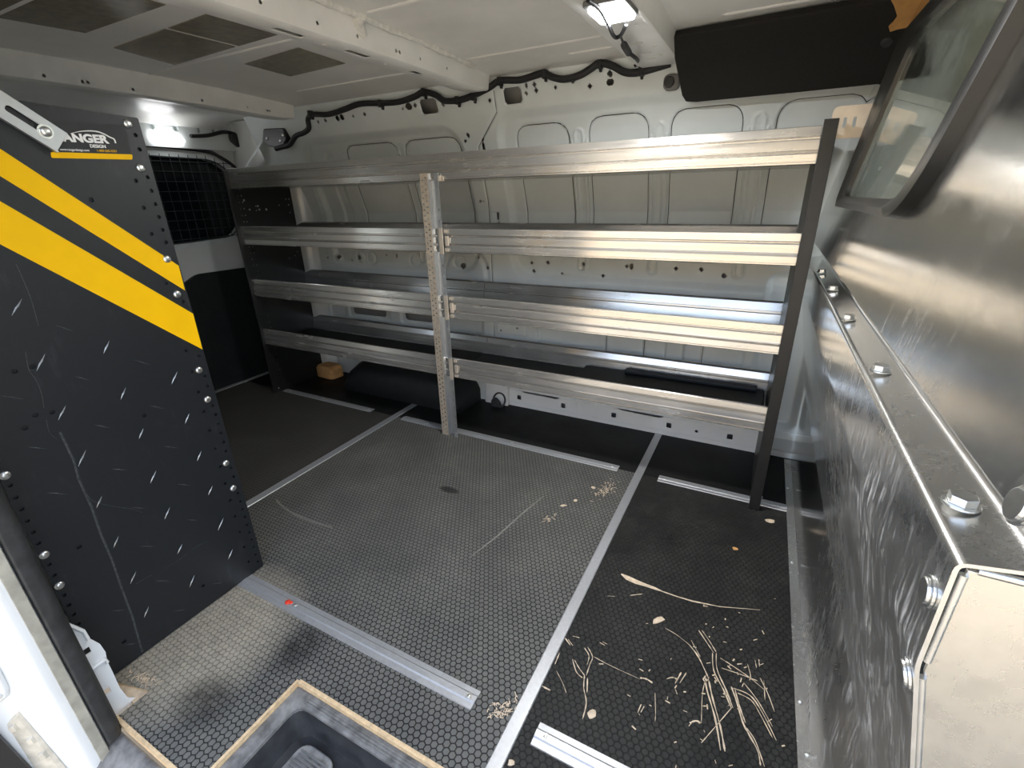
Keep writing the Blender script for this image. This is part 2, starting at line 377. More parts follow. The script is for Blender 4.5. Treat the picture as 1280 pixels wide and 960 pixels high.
# floor wear: bare wood showing through the scratched rubber
S4 = lambda a: FL(600+a[0]/3.2, 660+a[1]/3.2)
S8 = lambda a: FL(280+a[0]/3.2, 440+a[1]/3.2)
sc = MB()
lines = [
 ([(430,475),(450,515),(440,545),(425,590)],4),([(418,480),(436,512),(428,548)],3),([(370,525),(385,575),(410,600)],4),([(378,528),(396,560),(418,590)],3),
 ([(418,590),(415,640),(425,700),(410,765)],4),([(430,600),(428,660)],4),([(455,515),(520,550),(640,605)],2),([(640,600),(665,604),(690,620)],7),
 ([(780,622),(805,578)],5),([(798,622),(825,580)],5),([(745,605),(768,598),(790,604)],4),
 ([(875,410),(905,455),(935,500)],4),([(888,410),(916,450),(945,497)],4),([(835,465),(870,510),(900,570),(915,605)],5),([(845,450),(880,515)],3),
 ([(930,500),(935,570),(975,650),(1005,720)],4),([(945,500),(948,565),(985,650),(1012,722)],4),([(900,600),(908,650),(940,760),(962,890)],5),([(915,610),(930,680),(960,790),(980,895)],5),
 ([(960,520),(1000,545),(1080,600),(1140,650)],3),([(965,560),(1040,585),(1110,612)],3),([(885,780),(890,660),(905,600)],3),([(885,860),(920,820),(1010,715)],3),
 ([(1005,635),(1025,690),(1050,775),(1075,825),(1110,890),(1122,950)],5),([(1018,640),(1040,720),(1062,780)],4),([(1065,800),(1100,850),(1138,955)],4),([(1010,640),(1080,670),(1130,740),(1185,850)],4),
 ([(1030,660),(1085,690),(1120,745),(1170,840)],3),([(1055,620),(1110,690),(1170,795)],3),([(1070,545),(1082,590),(1078,610)],4),([(1100,528),(1106,560)],3),([(1115,525),(1118,555)],3),
 ([(1120,600),(1150,660),(1178,735)],3),([(1135,610),(1140,690)],3),([(340,440),(362,470)],4),([(352,445),(372,472)],3),([(300,545),(318,500)],4),([(478,458),(500,470)],3),([(490,455),(510,466)],3),
 ([(630,740),(645,705)],4),([(643,738),(657,712)],3),([(838,780),(862,772),(885,778)],5),([(600,270),(650,264)],3),([(510,272),(540,274)],3),([(700,660),(702,740),(700,775)],2),
 ([(305,570),(330,620),(345,660)],2),([(740,400),(790,430),(840,470)],2),([(248,632),(262,640),(282,650)],6),([(370,432),(400,440)],2)]
for pl, w in lines:
    pts = [S4(q) for q in pl]; pts = spline([(a, c, 0) for a, c, _ in pts], 5)
    ww = [w*0.00082*(0.25+0.75*random.random())*(0.4 if i in (0, len(pts)-1) else 1) for i in range(len(pts))]
    sc.ribbon(pts, ww, 0.0002)
# the long leaf-shaped gouge and its tail
g_ = [S4(q) for q in [(565,184),(590,200),(625,216),(660,228),(700,242),(735,256)]]
sc.ribbon(g_, [0.004, 0.017, 0.016, 0.011, 0.009, 0.002], 0.0002)
sc.ribbon([S4(q) for q in [(735,256),(790,275),(850,293),(960,315),(1120,328)]], [0.004, 0.003, 0.005, 0.002, 0.001], 0.0002)
for _ in range(70):
    a = S4((random.gauss(900, 170), random.gauss(600, 150)))
    if a[0] > -0.16: continue
    t = random.random()*PI; l = random.uniform(0.002, 0.006)
    sc.ribbon([(a[0]-l*math.cos(t), a[1]-l*math.sin(t)), (a[0]+l*math.cos(t), a[1]+l*math.sin(t))], random.uniform(0.001, 0.003), 0.0002)
wear = sc.build('scratch', M_WOOD, floor); wear['kind'] = 'stuff'; wear['label'] = 'bare wood showing through scratches in the black mat'
sc = MB()
for off in (0, 6):
    pts = [S8(q) for q in [(208,588+off),(235,615+off),(280,645+off),(350,673+off),(400,690+off),(432,698+off)]]
    sc.ribbon(spline([(a, c, 0) for a, c, _ in pts], 5), 0.0028, 0.0002)
sc.ribbon([FL(*q) for q in [(588,696),(620.6,671),(655,640),(680,620)]], [0.002, 0.006, 0.006, 0.002], 0.0001, 0.0002)
wr = sc.build('scuff', simple('dusty_scuff', (0.24, 0.23, 0.20), 0.8, var=0.35, scale=140), floor)

# roof
def roofz(y): return 1.437+0.022*(1-((y+0.47)/0.78)**2)
def slab(x0, x1, zf, t, n=16, y0=-1.27, y1=0.41):
    m_ = MB(); ys = [y0+(y1-y0)*i/n for i in range(n+1)]
    L = [[(x, y, zf(y)) for y in ys]+[(x, y, zf(y)+t) for y in ys[::-1]] for x in (x0, x1)]
    m_.sweep(L); return m_
ceil = struct(slab(FX0, 0.02, roofz, 0.03).build('ceiling', M_ROOF, smooth=30))
cab = struct(slab(0.02, 1.2, lambda y: roofz(y)-0.02, 0.04).build('headliner', M_HEAD, smooth=30))
# stamped beads in the roof skin
bd = MB()
def bead(x0, x1, y, w=0.02, h=0.006):
    L = []
    for x, s_ in ((x0, 0.2), (x0+0.02, 1), (x1-0.02, 1), (x1, 0.2)):
        L.append([(x, y+w*0.5*math.cos(a)*s_, roofz(y)+0.002-h*math.sin(a)*s_) for a in np.linspace(0, PI, 8)])
    bd.sweep(L, cap=False, close=False)
for x0, x1, y in ((-2.42, -1.60, -0.38), (-1.33, -0.86, -0.425), (-1.34, -0.86, 0.05), (-2.2, -1.6, 0.08), (-1.33, -0.86, -0.9), (-2.42, -1.6, -0.9), (-0.55, 0.0, -0.4), (-0.55, 0.0, 0.05), (-1.02, -0.86, 0.16)):
    bead(x0, x1, y)
struct(bd.build('trim_3', M_ROOF, smooth=50))
# foil sound-damping pads stuck to the roof
def pad(q, label):
    m_ = MB(); k = len(q)
    A = [(x, y, roofz(y)-0.0004) for x, y in q]; B = [(x, y, roofz(y)-0.0025) for x, y in q]
    m_.loft(A, B); return tag(m_.build('sound_damping_pad', M_PAD, bevel=0.001), label, 'sound damping pad', 'foil pads stuck on the roof skin')
pad([(-1.70, -0.32), (-1.71, -0.12), (-2.01, -0.10), (-2.0, -0.29)], 'small olive damping pad alone in its bay, nearest the cable along the far wall')
pad([(-1.50, -0.64), (-1.50, -0.44), (-1.83, -0.425), (-1.83, -0.625)], 'olive damping pad touching the wide roof rib, behind the small lone pad')
pad([(-1.845, -0.625), (-1.845, -0.425), (-2.20, -0.405), (-2.14, -0.61)], 'glossy damping pad with a bright lamp reflection, nearer the rear doors')
pad([(-1.66, -0.94), (-1.66, -0.72), (-2.04, -0.72), (-2.06, -0.93)], 'large dark damping pad at the top left corner of the photo')

# roof bows
def bow(name, x0, x1, zb, skew=0.0, y0=-1.24, y1=0.25, cutters=None, up=0.012):
    m_ = MB(); L = []
    n = 24
    for i in range(n+1):
        y = y0+(y1-y0)*i/n; s_ = skew*(y-y1); e = min(1.0, (y1-y)/0.10)
        zt = roofz(y)+0.004; z = zb+0.012*(1-((y+0.47)/0.78)**2) + (1-min(1, e+0.15))*0.012
        prof = [(x0-0.018, zt), (x0-0.018, zt-0.004), (x0, zt-0.006), (x0+0.006, z+0.004), (x0+0.012, z), (x1-0.012, z), (x1-0.006, z+0.004), (x1, zt-0.006), (x1+0.018, zt-0.004), (x1+0.018, zt)]
        inner = [(x1-0.0025, zt-0.002), (x1-0.0085, z+0.005), (x1-0.013, z+0.0025), (x0+0.013, z+0.0025), (x0+0.0085, z+0.005), (x0+0.0025, zt-0.002)]
        L.append([(x+s_, y, zz) for x, zz in prof+inner])
    m_.sweep(L)
    o = m_.build(name, M_RIB, smooth=35)
    if cutters: punch(o, cutters)
    c_ = MB(); e_ = L[-1]; c_.loft([(p_[0], y1-0.001, p_[2]) for p_ in e_[:10]], [(p_[0], y1+0.002, p_[2]) for p_ in e_[:10]])
    cap_ = c_.build('end_flange', M_RIB, o)
    return struct(o)
ct = MB()
for y in (-0.60, -0.38, -0.13): ct.prism(rrect(-1.412, y, 0.022, 0.085 if y < -0.2 else 0.05, 0.006), 'z', 1.36, 1.438)
for y in (-0.49, -0.26, -0.03, 0.05): ct.prism(circ(-1.416, y, 0.007, 12), 'z', 1.36, 1.438)
for y, z in ((-0.42, 1.418), (-0.27, 1.415), (-0.255, 1.415), (-0.16, 1.416), (-0.02, 1.415), (-0.70, 1.418), (-0.55, 1.416)): ct.prism(circ(y, z, 0.0045, 10), 'x', -1.43, -1.33)
bow('trim_4', -1.455, -1.363, 1.380, cutters=ct)
ct = MB()
for y in (-0.05, 0.05, 0.12): ct.prism(rrect(-0.735, y, 0.030, 0.010, 0.004), 'z', 1.36, 1.438)
for y in (-0.20, 0.0, 0.09): ct.prism(circ(-0.70, y, 0.006, 10), 'z', 1.36, 1.438)
bow('trim_5', -0.805, -0.665, 1.384, cutters=ct)
ct = MB()
for y, z in ((-0.70, 1.40), (-0.60, 1.40), (-0.585, 1.40), (-0.45, 1.40), (-0.2, 1.40), (0.0, 1.40), (0.1, 1.40), (0.113, 1.40)): ct.prism(circ(y, z, 0.005, 10), 'x', -2.50, -2.20)
bow('trim_6', -2.52, -2.43, 1.372, skew=-0.05, cutters=ct)
bow('trim_7', -0.05, 0.05, 1.375)
# seam sealer along the front edge of the middle bow
sl = MB()
pts = [(-1.345+random.uniform(-.002, .002), y, roofz(y)-0.002-0.003*random.random()) for y in np.linspace(-1.2, 0.12, 60)]
sl.tube(pts, [0.006+0.004*random.random() for _ in pts], 7)
sl.tube([(-1.335, -0.43, roofz(-.43)-0.004), (-1.36, -0.42, roofz(-.42)-0.012), (-1.362, -0.40, 1.42)], [0.012, 0.016, 0.008], 8)
struct(sl.build('trim_8', M_SEAL, smooth=60))

# driver-side wall: stamped inner sheet as one relief
def wbase(z):
    z = np.asarray(z, float)
    return np.where(z < .95, .455, np.where(z < 1.25, .455-(z-.95)/.3*.095, .36-(z-1.25)/.15*.06))
X0, X1 = -2.86, 0.04; DX = 0.0037
xs = np.arange(X0, X1+1e-6, DX); zs = np.arange(0.0, 1.452, DX)
GX, GZ = np.meshgrid(xs, zs)
Y = wbase(GZ)
def sdr(cx, cz, hx, hz, r):
    qx = np.abs(GX-cx)-hx+r; qz = np.abs(GZ-cz)-hz+r
    return np.hypot(np.maximum(qx, 0), np.maximum(qz, 0))+np.minimum(np.maximum(qx, qz), 0)-r
def rec(x0, x1, z0, z1, r, depth, w):
    global Y
    d = sdr((x0+x1)/2, (z0+z1)/2, (x1-x0)/2, (z1-z0)/2, r); t = np.clip(-d/w, 0, 1); Y = Y+depth*t*t*(3-2*t); return d
def groove(d, width, depth):
    global Y
    t = np.clip(1-np.abs(d)/width, 0, 1); Y = Y+depth*t
def polyd(pts):
    D = np.full(GX.shape, 9.0)
    for (ax, az), (bx, bz) in zip(pts[:-1], pts[1:]):
        ux, uz = bx-ax, bz-az; l2 = ux*ux+uz*uz
        t = np.clip(((GX-ax)*ux+(GZ-az)*uz)/l2, 0, 1)
        D = np.minimum(D, np.hypot(GX-ax-t*ux, GZ-az-t*uz))
    return D
rec(-2.56, -1.565, 0.66, 1.312, 0.11, 0.020, 0.035)
rec(-1.405, -0.10, 0.655, 1.335, 0.11, 0.020, 0.035)
OUTL = []
for x0, x1, zt in ((-2.275, -1.94, 1.268), (-1.905, -1.595, 1.268), (-1.325, -1.092, 1.283), (-1.018, -0.787, 1.290), (-0.716, -0.478, 1.288), (-0.386, -0.14, 1.285)):
    d = rec(x0, x1, 0.762, zt, 0.06, 0.008, 0.012)
    groove(d+0.004, 0.0075, 0.006); OUTL.append((x0+.004, x1-.004, .766, zt-.004))
for xm in (-1.922, -1.055, -0.752, -0.432):       # arched beads on the mullions
    d = sdr(xm, 0.98, 0.017, 0.27, 0.017); groove(d, 0.008, -0.006)
    for dx_ in (-0.030, 0.030): groove(np.where((GZ > .77) & (GZ < 1.215), GX-xm-dx_, 9), 0.0075, -0.006)
for xm in (-2.40,): rec(xm-.04, xm+.04, 0.80, 1.25, 0.04, 0.006, 0.02)
groove(polyd([(-1.50, 0.0), (-1.505, 0.865), (-1.498, 1.215), (-1.382, 1.33), (-1.377, 1.40)]), 0.0068, 0.006)
groove(polyd([(-2.6, 0.70), (-2.56, 1.18), (-2.5, 1.27)]), 0.006, 0.005)
# round pressings in the strip below the windows
for cx, r in ((-2.52, .025), (-2.36, .03), (-2.28, .03), (-1.98, .032), (-1.86, .03), (-1.70, .03)):
    d = np.hypot(GX-cx, GZ-0.715)-r; groove(d, 0.012, 0.007)
d = np.hypot(GX+1.66, GZ-0.66)-.13; groove(d, 0.02, 0.010)
# openings under the third shelf, lower pressings, corner pocket
OPEN = []
for x0, x1 in ((-2.46, -2.215), (-2.07, -1.885)):
    d = rec(x0-.04, x1+.04, 0.36, 0.485, 0.03, 0.008, 0.015); OPEN.append((x0, x1))
rec(-2.66, -2.52, 0.30, 0.62, 0.03, 0.012, 0.02)
rec(-1.84, -1.56, 0.12, 0.58, 0.05, 0.018, 0.03)
rec(-1.27, -0.66, 0.13, 0.585, 0.04, 0.015, 0.012)
rec(-0.60, -0.36, 0.13, 0.585, 0.04, 0.015, 0.012)
rec(-0.335, -0.135, 0.115, 0.74, 0.05, 0.032, 0.03)
Y = Y-0.010*(np.clip(-sdr(-1.40, 0.43, 0.085, 0.05, 0.01)/0.006, 0, 1))
for x in (-0.93, -0.76, -0.52): groove(np.where((GZ > .13) & (GZ < .58), GX-x, 9), 0.007, 0.006)
# punched holes (deep pits in the relief)
HOLE = np.zeros(GX.shape, bool)
def pit(x, z, rx, rz=None):
    global HOLE
    rz = rz or rx; q = np.maximum(np.abs(GX-x)/rx, np.abs(GZ-z)/rz) if rz != rx else np.hypot(GX-x, GZ-z)/rx
    HOLE |= q < 1
for x0, x1 in ((-1.735, -1.655), (-1.335, -1.262)):
    d = rec(x0-.008, x1+.008, 1.344, 1.410, 0.016, 0.005, 0.008); HOLE |= sdr((x0+x1)/2, 1.377, (x1-x0)/2, 0.025, 0.012) < 0
for x, z, r in ((-2.22, 1.375, .011), (-2.30, 1.372, .007), (-2.35, 1.37, .006), (-2.12, 1.375, .006), (-2.05, 1.376, .006), (-1.80, 1.383, .011), (-1.76, 1.385, .007), (-1.83, 1.378, .005), (-1.62, 1.375, .007),
                (-1.238, 1.378, .006), (-1.20, 1.40, .007), (-1.197, 1.382, .007), (-1.12, 1.384, .005), (-1.05, 1.395, .006), (-0.99, 1.374, .007), (-0.915, 1.402, .009), (-1.40, 1.37, .006), (-1.555, 1.24, .006), (-1.535, 1.26, .007), (-1.47, 1.24, .006),
                (-1.54, 1.0, .006), (-1.525, 1.0, .004), (-1.455, 0.905, .007), (-1.46, 1.11, .007), (-1.30, 0.73, .007), (-1.22, 0.735, .007), (-1.05, 0.735, .007), (-0.86, 0.735, .007), (-0.66, 0.735, .007), (-0.565, 0.735, .007), (-0.48, 0.715, .008), (-1.29, 0.695, .007), (-1.15, 0.69, .006), (-0.96, 0.69, .006),
                (-2.52, .715, .010), (-2.37, .715, .012), (-2.43, .70, .006), (-2.17, .735, .006), (-2.60, .71, .006), (-1.68, .70, .014), (-1.58, .745, .006), (-1.53, .70, .008), (-1.44, .45, .008), (-1.37, .42, .006), (-1.46, .40, .006)):
    pit(x, z, r)
for x, z, rx, rz in ((-0.915, 1.378, .011, .007), (-2.19, 1.377, .010, .009), (-1.79, 1.384, .012, .012), (-1.47, 1.215, .0035, .014), (-1.46, .935, .004, .017), (-2.10, .735, .005, .011), (-0.84, .735, .007, .012), (-1.235, 1.40, .0035, .008)):
    pit(x, z, rx, rz)
HOLE |= (GZ < 0.088) & (GX > -1.42) & (GX < -0.25)
for x0, x1 in OPEN: HOLE |= sdr((x0+x1)/2, 0.425, (x1-x0)/2, 0.03, 0.01) < 0
nz, nx = GX.shape
V = np.stack([GX, Y, GZ], -1).reshape(-1, 3)
idx = np.arange(nz*nx).reshape(nz, nx)
F = np.stack([idx[:-1, :-1], idx[:-1, 1:], idx[1:, 1:], idx[1:, :-1]], -1).reshape(-1, 4)
hv = HOLE.reshape(-1); F = F[~(hv[F].sum(1) >= 2)]
me = bpy.data.meshes.new('wall_left')
me.vertices.add(len(V)); me.vertices.foreach_set('co', V.astype(np.float32).ravel())
me.loops.add(F.size); me.loops.foreach_set('vertex_index', F.astype(np.int32).ravel())
me.polygons.add(len(F)); me.polygons.foreach_set('loop_start', np.arange(0, F.size, 4, dtype=np.int32)); me.polygons.foreach_set('loop_total', np.full(len(F), 4, np.int32))
me.polygons.foreach_set('use_smooth', np.ones(len(F), bool))
me.update(calc_edges=True); me.validate(); me.materials.append(M_PAINT)
me.set_sharp_from_angle(angle=math.radians(50))
wl = bpy.data.objects.new('wall_left', me); COL.objects.link(wl); struct(wl)
# dark joint lines where the outer panel meets the inner frame
def ysurf(x, z):
    i = min(max(int(round((x-X0)/DX)), 0), nx-1); j = min(max(int(round(z/DX)), 0), nz-1); return float(Y[j, i])
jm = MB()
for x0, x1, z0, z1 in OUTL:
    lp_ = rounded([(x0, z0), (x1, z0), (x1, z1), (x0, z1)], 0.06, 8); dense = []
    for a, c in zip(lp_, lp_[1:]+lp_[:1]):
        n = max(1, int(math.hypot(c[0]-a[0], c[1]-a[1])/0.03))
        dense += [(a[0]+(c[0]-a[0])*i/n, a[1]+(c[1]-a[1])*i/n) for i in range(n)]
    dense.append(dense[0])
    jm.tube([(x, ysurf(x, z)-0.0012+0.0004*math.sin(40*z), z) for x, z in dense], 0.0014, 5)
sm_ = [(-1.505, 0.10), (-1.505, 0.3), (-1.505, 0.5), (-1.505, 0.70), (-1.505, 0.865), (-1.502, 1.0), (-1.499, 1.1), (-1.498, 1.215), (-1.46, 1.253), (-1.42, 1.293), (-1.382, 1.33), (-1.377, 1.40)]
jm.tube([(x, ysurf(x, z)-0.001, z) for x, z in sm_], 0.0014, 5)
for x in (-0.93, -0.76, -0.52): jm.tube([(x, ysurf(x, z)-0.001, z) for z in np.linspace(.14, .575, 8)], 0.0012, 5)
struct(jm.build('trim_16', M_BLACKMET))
# outer skin, cab side, rear corner and the passenger side
sk = MB(); sk.prism([(0.52, -0.3), (0.52, 1.1), (0.36, 1.50), (0.40, 1.50), (0.56, 1.1), (0.56, -0.3)], 'x', FX0, 1.2)
struct(sk.build('wall_outer', M_SKIN))
sk = MB(); sk.prism([(0.45, 0.0), (0.45, 0.9), (0.40, 0.9), (0.40, 1.0), (0.30, 1.43), (0.42, 1.43), (0.54, 1.0), (0.54, 0.0)], 'x', 0.041, 1.2)
struct(sk.build('wall_cab', M_HEAD))
# rocker rail along the foot of the driver-side wall with square holes
rl = MB(); prof = [(0.449, 0.0), (0.449, 0.020), (0.444, 0.024), (0.444, 0.088), (0.452, 0.100), (0.475, 0.104), (0.475, 0.101), (0.453, 0.097), (0.447, 0.087), (0.447, 0.025), (0.452, 0.021), (0.452, 0.0)]
rl.prism(prof, 'x', -1.44, -0.235)
ro = rl.build('trim_9', M_WPAINT)
ct = MB()
for x in (-1.365, -1.122, -0.868, -0.617, -0.367): ct.prism(rrect(x, 0.054, 0.022, 0.024, 0.004), 'y', 0.43, 0.515)
for x in (-0.50,): ct.prism(circ(x, 0.05, 0.007), 'y', 0.43, 0.515)
for x0 in (-1.25, -0.75): ct.prism([(x0-.11, .092), (x0+.11, .092), (x0+.09, .082), (x0-.08, .085)], 'y', 0.43, 0.455)
struct(punch(ro, ct))
sill2 = MB(); sill2.prism([(0.456, 0.0), (0.449, 0.004), (0.449, 0.030), (0.444, 0.034), (0.444, 0.088), (0.452, 0.112), (0.53, 0.112), (0.53, 0.0)], 'x', -0.232, 0.05)
struct(sill2.build('trim_10', M_PAINT, bevel=0.003))
# rear corner pillar (beside the rear door)
dp = MB()
dp.prism(rounded([(-2.80, 0.47), (-2.80, 0.405), (-2.745, 0.385), (-2.69, 0.39), (-2.665, 0.42), (-2.665, 0.47)], 0.012), 'z', 0.0, 1.30)
dp.prism(rounded([(-3.14, 0.54), (-3.14, 0.36), (-2.95, 0.37), (-2.80, 0.40), (-2.80, 0.54)], 0.02), 'z', 0.0, 1.43)
struct(dp.build('trim_11', M_WPAINT, smooth=40))
# passenger side behind the door opening
pw = MB(); pw.prism([(-1.36, -0.3), (-1.36, 1.0), (-1.24, 1.45), (-1.30, 1.45), (-1.42, 1.0), (-1.42, -0.3)], 'x', FX0, -1.56)
struct(pw.build('wall_right', M_PAINT))
pw = MB(); pw.prism([(-1.36, -0.3), (-1.36, 1.0), (-1.24, 1.45), (-1.30, 1.45), (-1.42, 1.0), (-1.42, -0.3)], 'x', 0.12, 1.2)
struct(pw.build('wall_front_side', M_PAINT))
rr_ = MB(); rr_.prism(rounded([(-1.24, 1.30), (-1.17, 1.34), (-1.17, 1.45), (-1.36, 1.45), (-1.36, 1.34)], 0.02), 'x', -1.6, 1.2)
struct(rr_.build('trim_12', M_WPAINT, smooth=40))

# rear end of the van: header with lamp, door with its window and black trim board
RX = -3.10
hd = MB(); hd.prism(rounded([(-1.25, 1.285), (0.40, 1.285), (0.40, 1.43), (-1.25, 1.45)], 0.005), 'x', RX-0.05, RX+0.02)
ho = hd.build('wall_rear', M_PAINT)
ct = MB()
for y in (-0.63, -0.30, -0.16, 0.17, 0.25): ct.prism(rrect(y, 1.378, 0.10 if y in (-.63, -.30) else 0.022, 0.032, 0.006), 'x', RX, RX+0.05)
for y in (-0.05, 0.06): ct.prism(circ(y, 1.372, 0.013), 'x', RX, RX+0.05)
struct(punch(ho, ct))
hs = MB(); hs.prism([(RX+0.015, 1.40), (RX+0.10, 1.435), (RX+0.60, 1.45), (RX+0.60, 1.445), (RX+0.11, 1.42), (RX+0.02, 1.385)], 'y', -1.22, 0.30)
struct(hs.build('trim_13', M_RIB, smooth=30))
dr = MB(); dr.box(RX-0.055, RX-0.012, -1.25, 0.40, -0.02, 1.30)
do = dr.build('door_1', M_WPAINT)
ct = MB(); ct.prism(rounded([(-0.62, 0.80), (0.24, 0.835), (0.335, 0.93), (0.335, 1.16), (0.22, 1.238), (-0.62, 1.262)], 0.05, 8), 'x', RX-0.1, RX+0.05)
struct(punch(do, ct))
tr_ = MB(); tr_.prism(rounded([(-0.66, 0.0), (0.345, 0.0), (0.345, 0.655), (-0.02, 0.66), (-0.14, 0.60), (-0.66, 0.60)], 0.03, 6), 'x', RX-0.014, RX+0.004)
tb = tr_.build('door_trim_board', M_BLACK, bevel=0.002); tag(tb, 'plain black trim board on the lower half of the rear door', 'trim board')
dg_ = MB(); dg_.box(RX-0.050, RX-0.040, -0.66, 0.36, 0.76, 1.28); struct(dg_.build('window_1', M_DGLASS))
fr = MB()
loop_o = rounded([(-0.65, 0.775), (0.25, 0.81), (0.36, 0.92), (0.36, 1.17), (0.23, 1.262), (-0.65, 1.285)], 0.05, 8)
loop_i = rounded([(-0.62, 0.80), (0.24, 0.835), (0.335, 0.93), (0.335, 1.16), (0.22, 1.238), (-0.62, 1.262)], 0.05, 8)
A = [(RX-0.010, a, b_) for a, b_ in loop_o]; B = [(RX+0.004, a, b_) for a, b_ in loop_o]; Ci = [(RX+0.004, a, b_) for a, b_ in loop_i]; Di = [(RX-0.03, a, b_) for a, b_ in loop_i]
fr.sweep([A, B, Ci, Di], cap=False)
struct(fr.build('trim_14', M_PAINT, smooth=40))
sg = MB(); sg.tube(spline([(RX+0.01, -0.62, 1.295), (RX+0.01, 0.10, 1.285), (RX+0.012, 0.27, 1.25), (RX+0.012, 0.365, 1.15), (RX+0.012, 0.375, 0.9), (RX+0.012, 0.375, 0.02)], 6), 0.009, 8)
struct(sg.build('trim_17', M_RUBBER, smooth=60))
wg = thing('window_guard', (RX+0.0, -0.15, 0.80), 'dark wire mesh guard over the rear door window', 'window guard')
w_ = MB()
for y in np.arange(-0.60, 0.33, 0.046): w_.tube([(RX+0.012, y, 0.805+0.04*(y+.62)+1.0*max(0, y-.24)), (RX+0.012, y, 1.255-0.35*max(0, y-0.2))], 0.0019, 6)
for z in np.arange(0.845, 1.25, 0.047): w_.tube([(RX+0.0155, -0.60, z), (RX+0.0155, 0.325, z)], 0.0019, 6)
w_.build('wire_mesh', M_WIRE, wg)
w_ = MB(); lp = [(RX+0.012, a, b_) for a, b_ in rounded([(-0.61, 0.81), (0.235, 0.84), (0.33, 0.93), (0.33, 1.16), (0.22, 1.236), (-0.61, 1.256)], 0.05, 6)]
w_.tube(lp+[lp[0]], 0.003, 6); w_.build('wire_frame', M_WIRE, wg, smooth=60)
# door threshold strip at the rear
ts = MB(); ts.prism(rounded([(-3.085, 0), (-3.083, 0.004), (-3.055, 0.004), (-3.05, 0)], 0.001), 'y', -1.0, 0.33)
tag(ts.build('threshold_strip', M_TRIMSTRIP), 'thin metal threshold strip on the floor at the foot of the rear door', 'floor strip')

# door pillar at the left, with latch pressings
pl_ = MB()
prof = rounded([(-1.55, -1.385), (-1.405, -1.385), (-1.402, -1.42), (-1.425, -1.436), (-1.455, -1.470), (-1.50, -1.60), (-1.60, -1.62), (-1.60, -1.385)], [0.0, 0.004, 0.006, 0.01, 0.01, 0.02, 0.02, 0.0])
pl_.prism(prof, 'z', -0.40, 1.36)
po = pl_.build('wall_pillar', M_WPAINT, smooth=40); struct(po)
st = thing('door_striker', (-1.44, -1.47, 0.16), 'white latch pocket with a round bolt on the white door pillar', 'door latch')
def onp(px, py, out=0.0):   # a point on the white pillar's face
    n = np.array([0.70, -0.714, 0.0]); q0 = np.array([-1.440, -1.453, 0.0]); r = ray(px, py); t = (n@(q0-CAM))/(n@r)
    p = CAM+t*r; return Vector(p+n*out)
m_ = MB(); q = [onp(a, c, 0.001) for a, c in ((-14, 832), (0, 832), (13, 858), (13, 868), (2, 878), (-14, 872))]
q2 = [onp(a, c, 0.009) for a, c in ((-14, 836), (-1, 836), (10, 859), (10, 866), (1, 873), (-14, 868))]
m_.loft(q, q2); m_.build('latch_plate', M_WPAINT, st, bevel=0.002)
m_ = MB(); c0 = onp(3, 864, 0.007); c1 = onp(3, 864, 0.014); m_.cyl(c0, c1, 0.006, 0.005, 14); m_.build('bolt', M_ZINC, st)
dz = thing('hinge_track', (-1.46, -1.49, 0.05), 'dusty cream door track recess low on the white door pillar', 'door track')
m_ = MB(); q = [onp(a, c, 0.0005) for a, c in ((4, 904), (24, 888), (86, 962), (60, 1000))]; q2 = [onp(a, c, 0.005) for a, c in ((8, 905), (23, 893), (80, 962), (58, 992))]
m_.loft(q, q2); m_.build('track_plate', M_DUSTY, dz, bevel=0.001)
for a in ((18, 906), (40, 922), (55, 940)):
    m_ = MB(); q = [onp(a[0]+u, a[1]+w, 0.004) for u, w in ((-6, -2), (3, -6), (9, 2), (0, 6))]; q2 = [onp(a[0]+u*0.7, a[1]+w*0.7, 0.010) for u, w in ((-6, -2), (3, -6), (9, 2), (0, 6))]
    m_.loft(q, q2); m_.build('raised_pad', M_DUSTY, dz, bevel=0.001)
def onp2(px, py, out=0.0):
    n = np.array([0.945, -0.327, 0.0]); q0 = np.array([-1.4775, -1.535, 0.0]); r = ray(px, py); t = (n@(q0-CAM))/(n@r)
    return Vector(CAM+t*r+n*out)
lo_ = MB(); q = [onp2(a, c, 0.004) for a, c in ((-40, 872), (75, 995), (-40, 1010))]; q2 = [onp2(a, c, 0.014) for a, c in ((-40, 872), (75, 995), (-40, 1010))]
lo_.loft(q, q2); tag(lo_.build('sill_cover', M_BLACKMET), 'dark grey cover at the very bottom left corner, below the white pillar', 'sill cover')
# rubber seal running down the door opening
ws = MB(); prof = rounded([(-1.436, -1.350), (-1.415, -1.352), (-1.400, -1.362), (-1.396, -1.383), (-1.41, -1.386), (-1.45, -1.386), (-1.45, -1.352)], [.006, .008, .008, .004, .002, .002, .002], 4)
L = [[(x, y, z) for x, y in prof] for z in (-0.012, 0.1, 0.3, 0.6, 1.0, 1.30)]
ws.sweep(L); tag(ws.build('door_weather_seal', M_RUBBER, smooth=40), 'thick black rubber seal running down the white door pillar', 'door seal')
ib = MB(); ib.prism(rounded([(-1.4035, -1.3865), (-1.3985, -1.3875), (-1.3985, -1.404), (-1.4035, -1.404)], 0.001), 'z', -0.2, 1.30)
struct(ib.build('trim_15', simple('shaded_pillar_edge', (0.34, 0.325, 0.27), 0.6, var=0.25, scale=25)))  # beige strip beside the seal, the pillar's shaded side painted into its colour
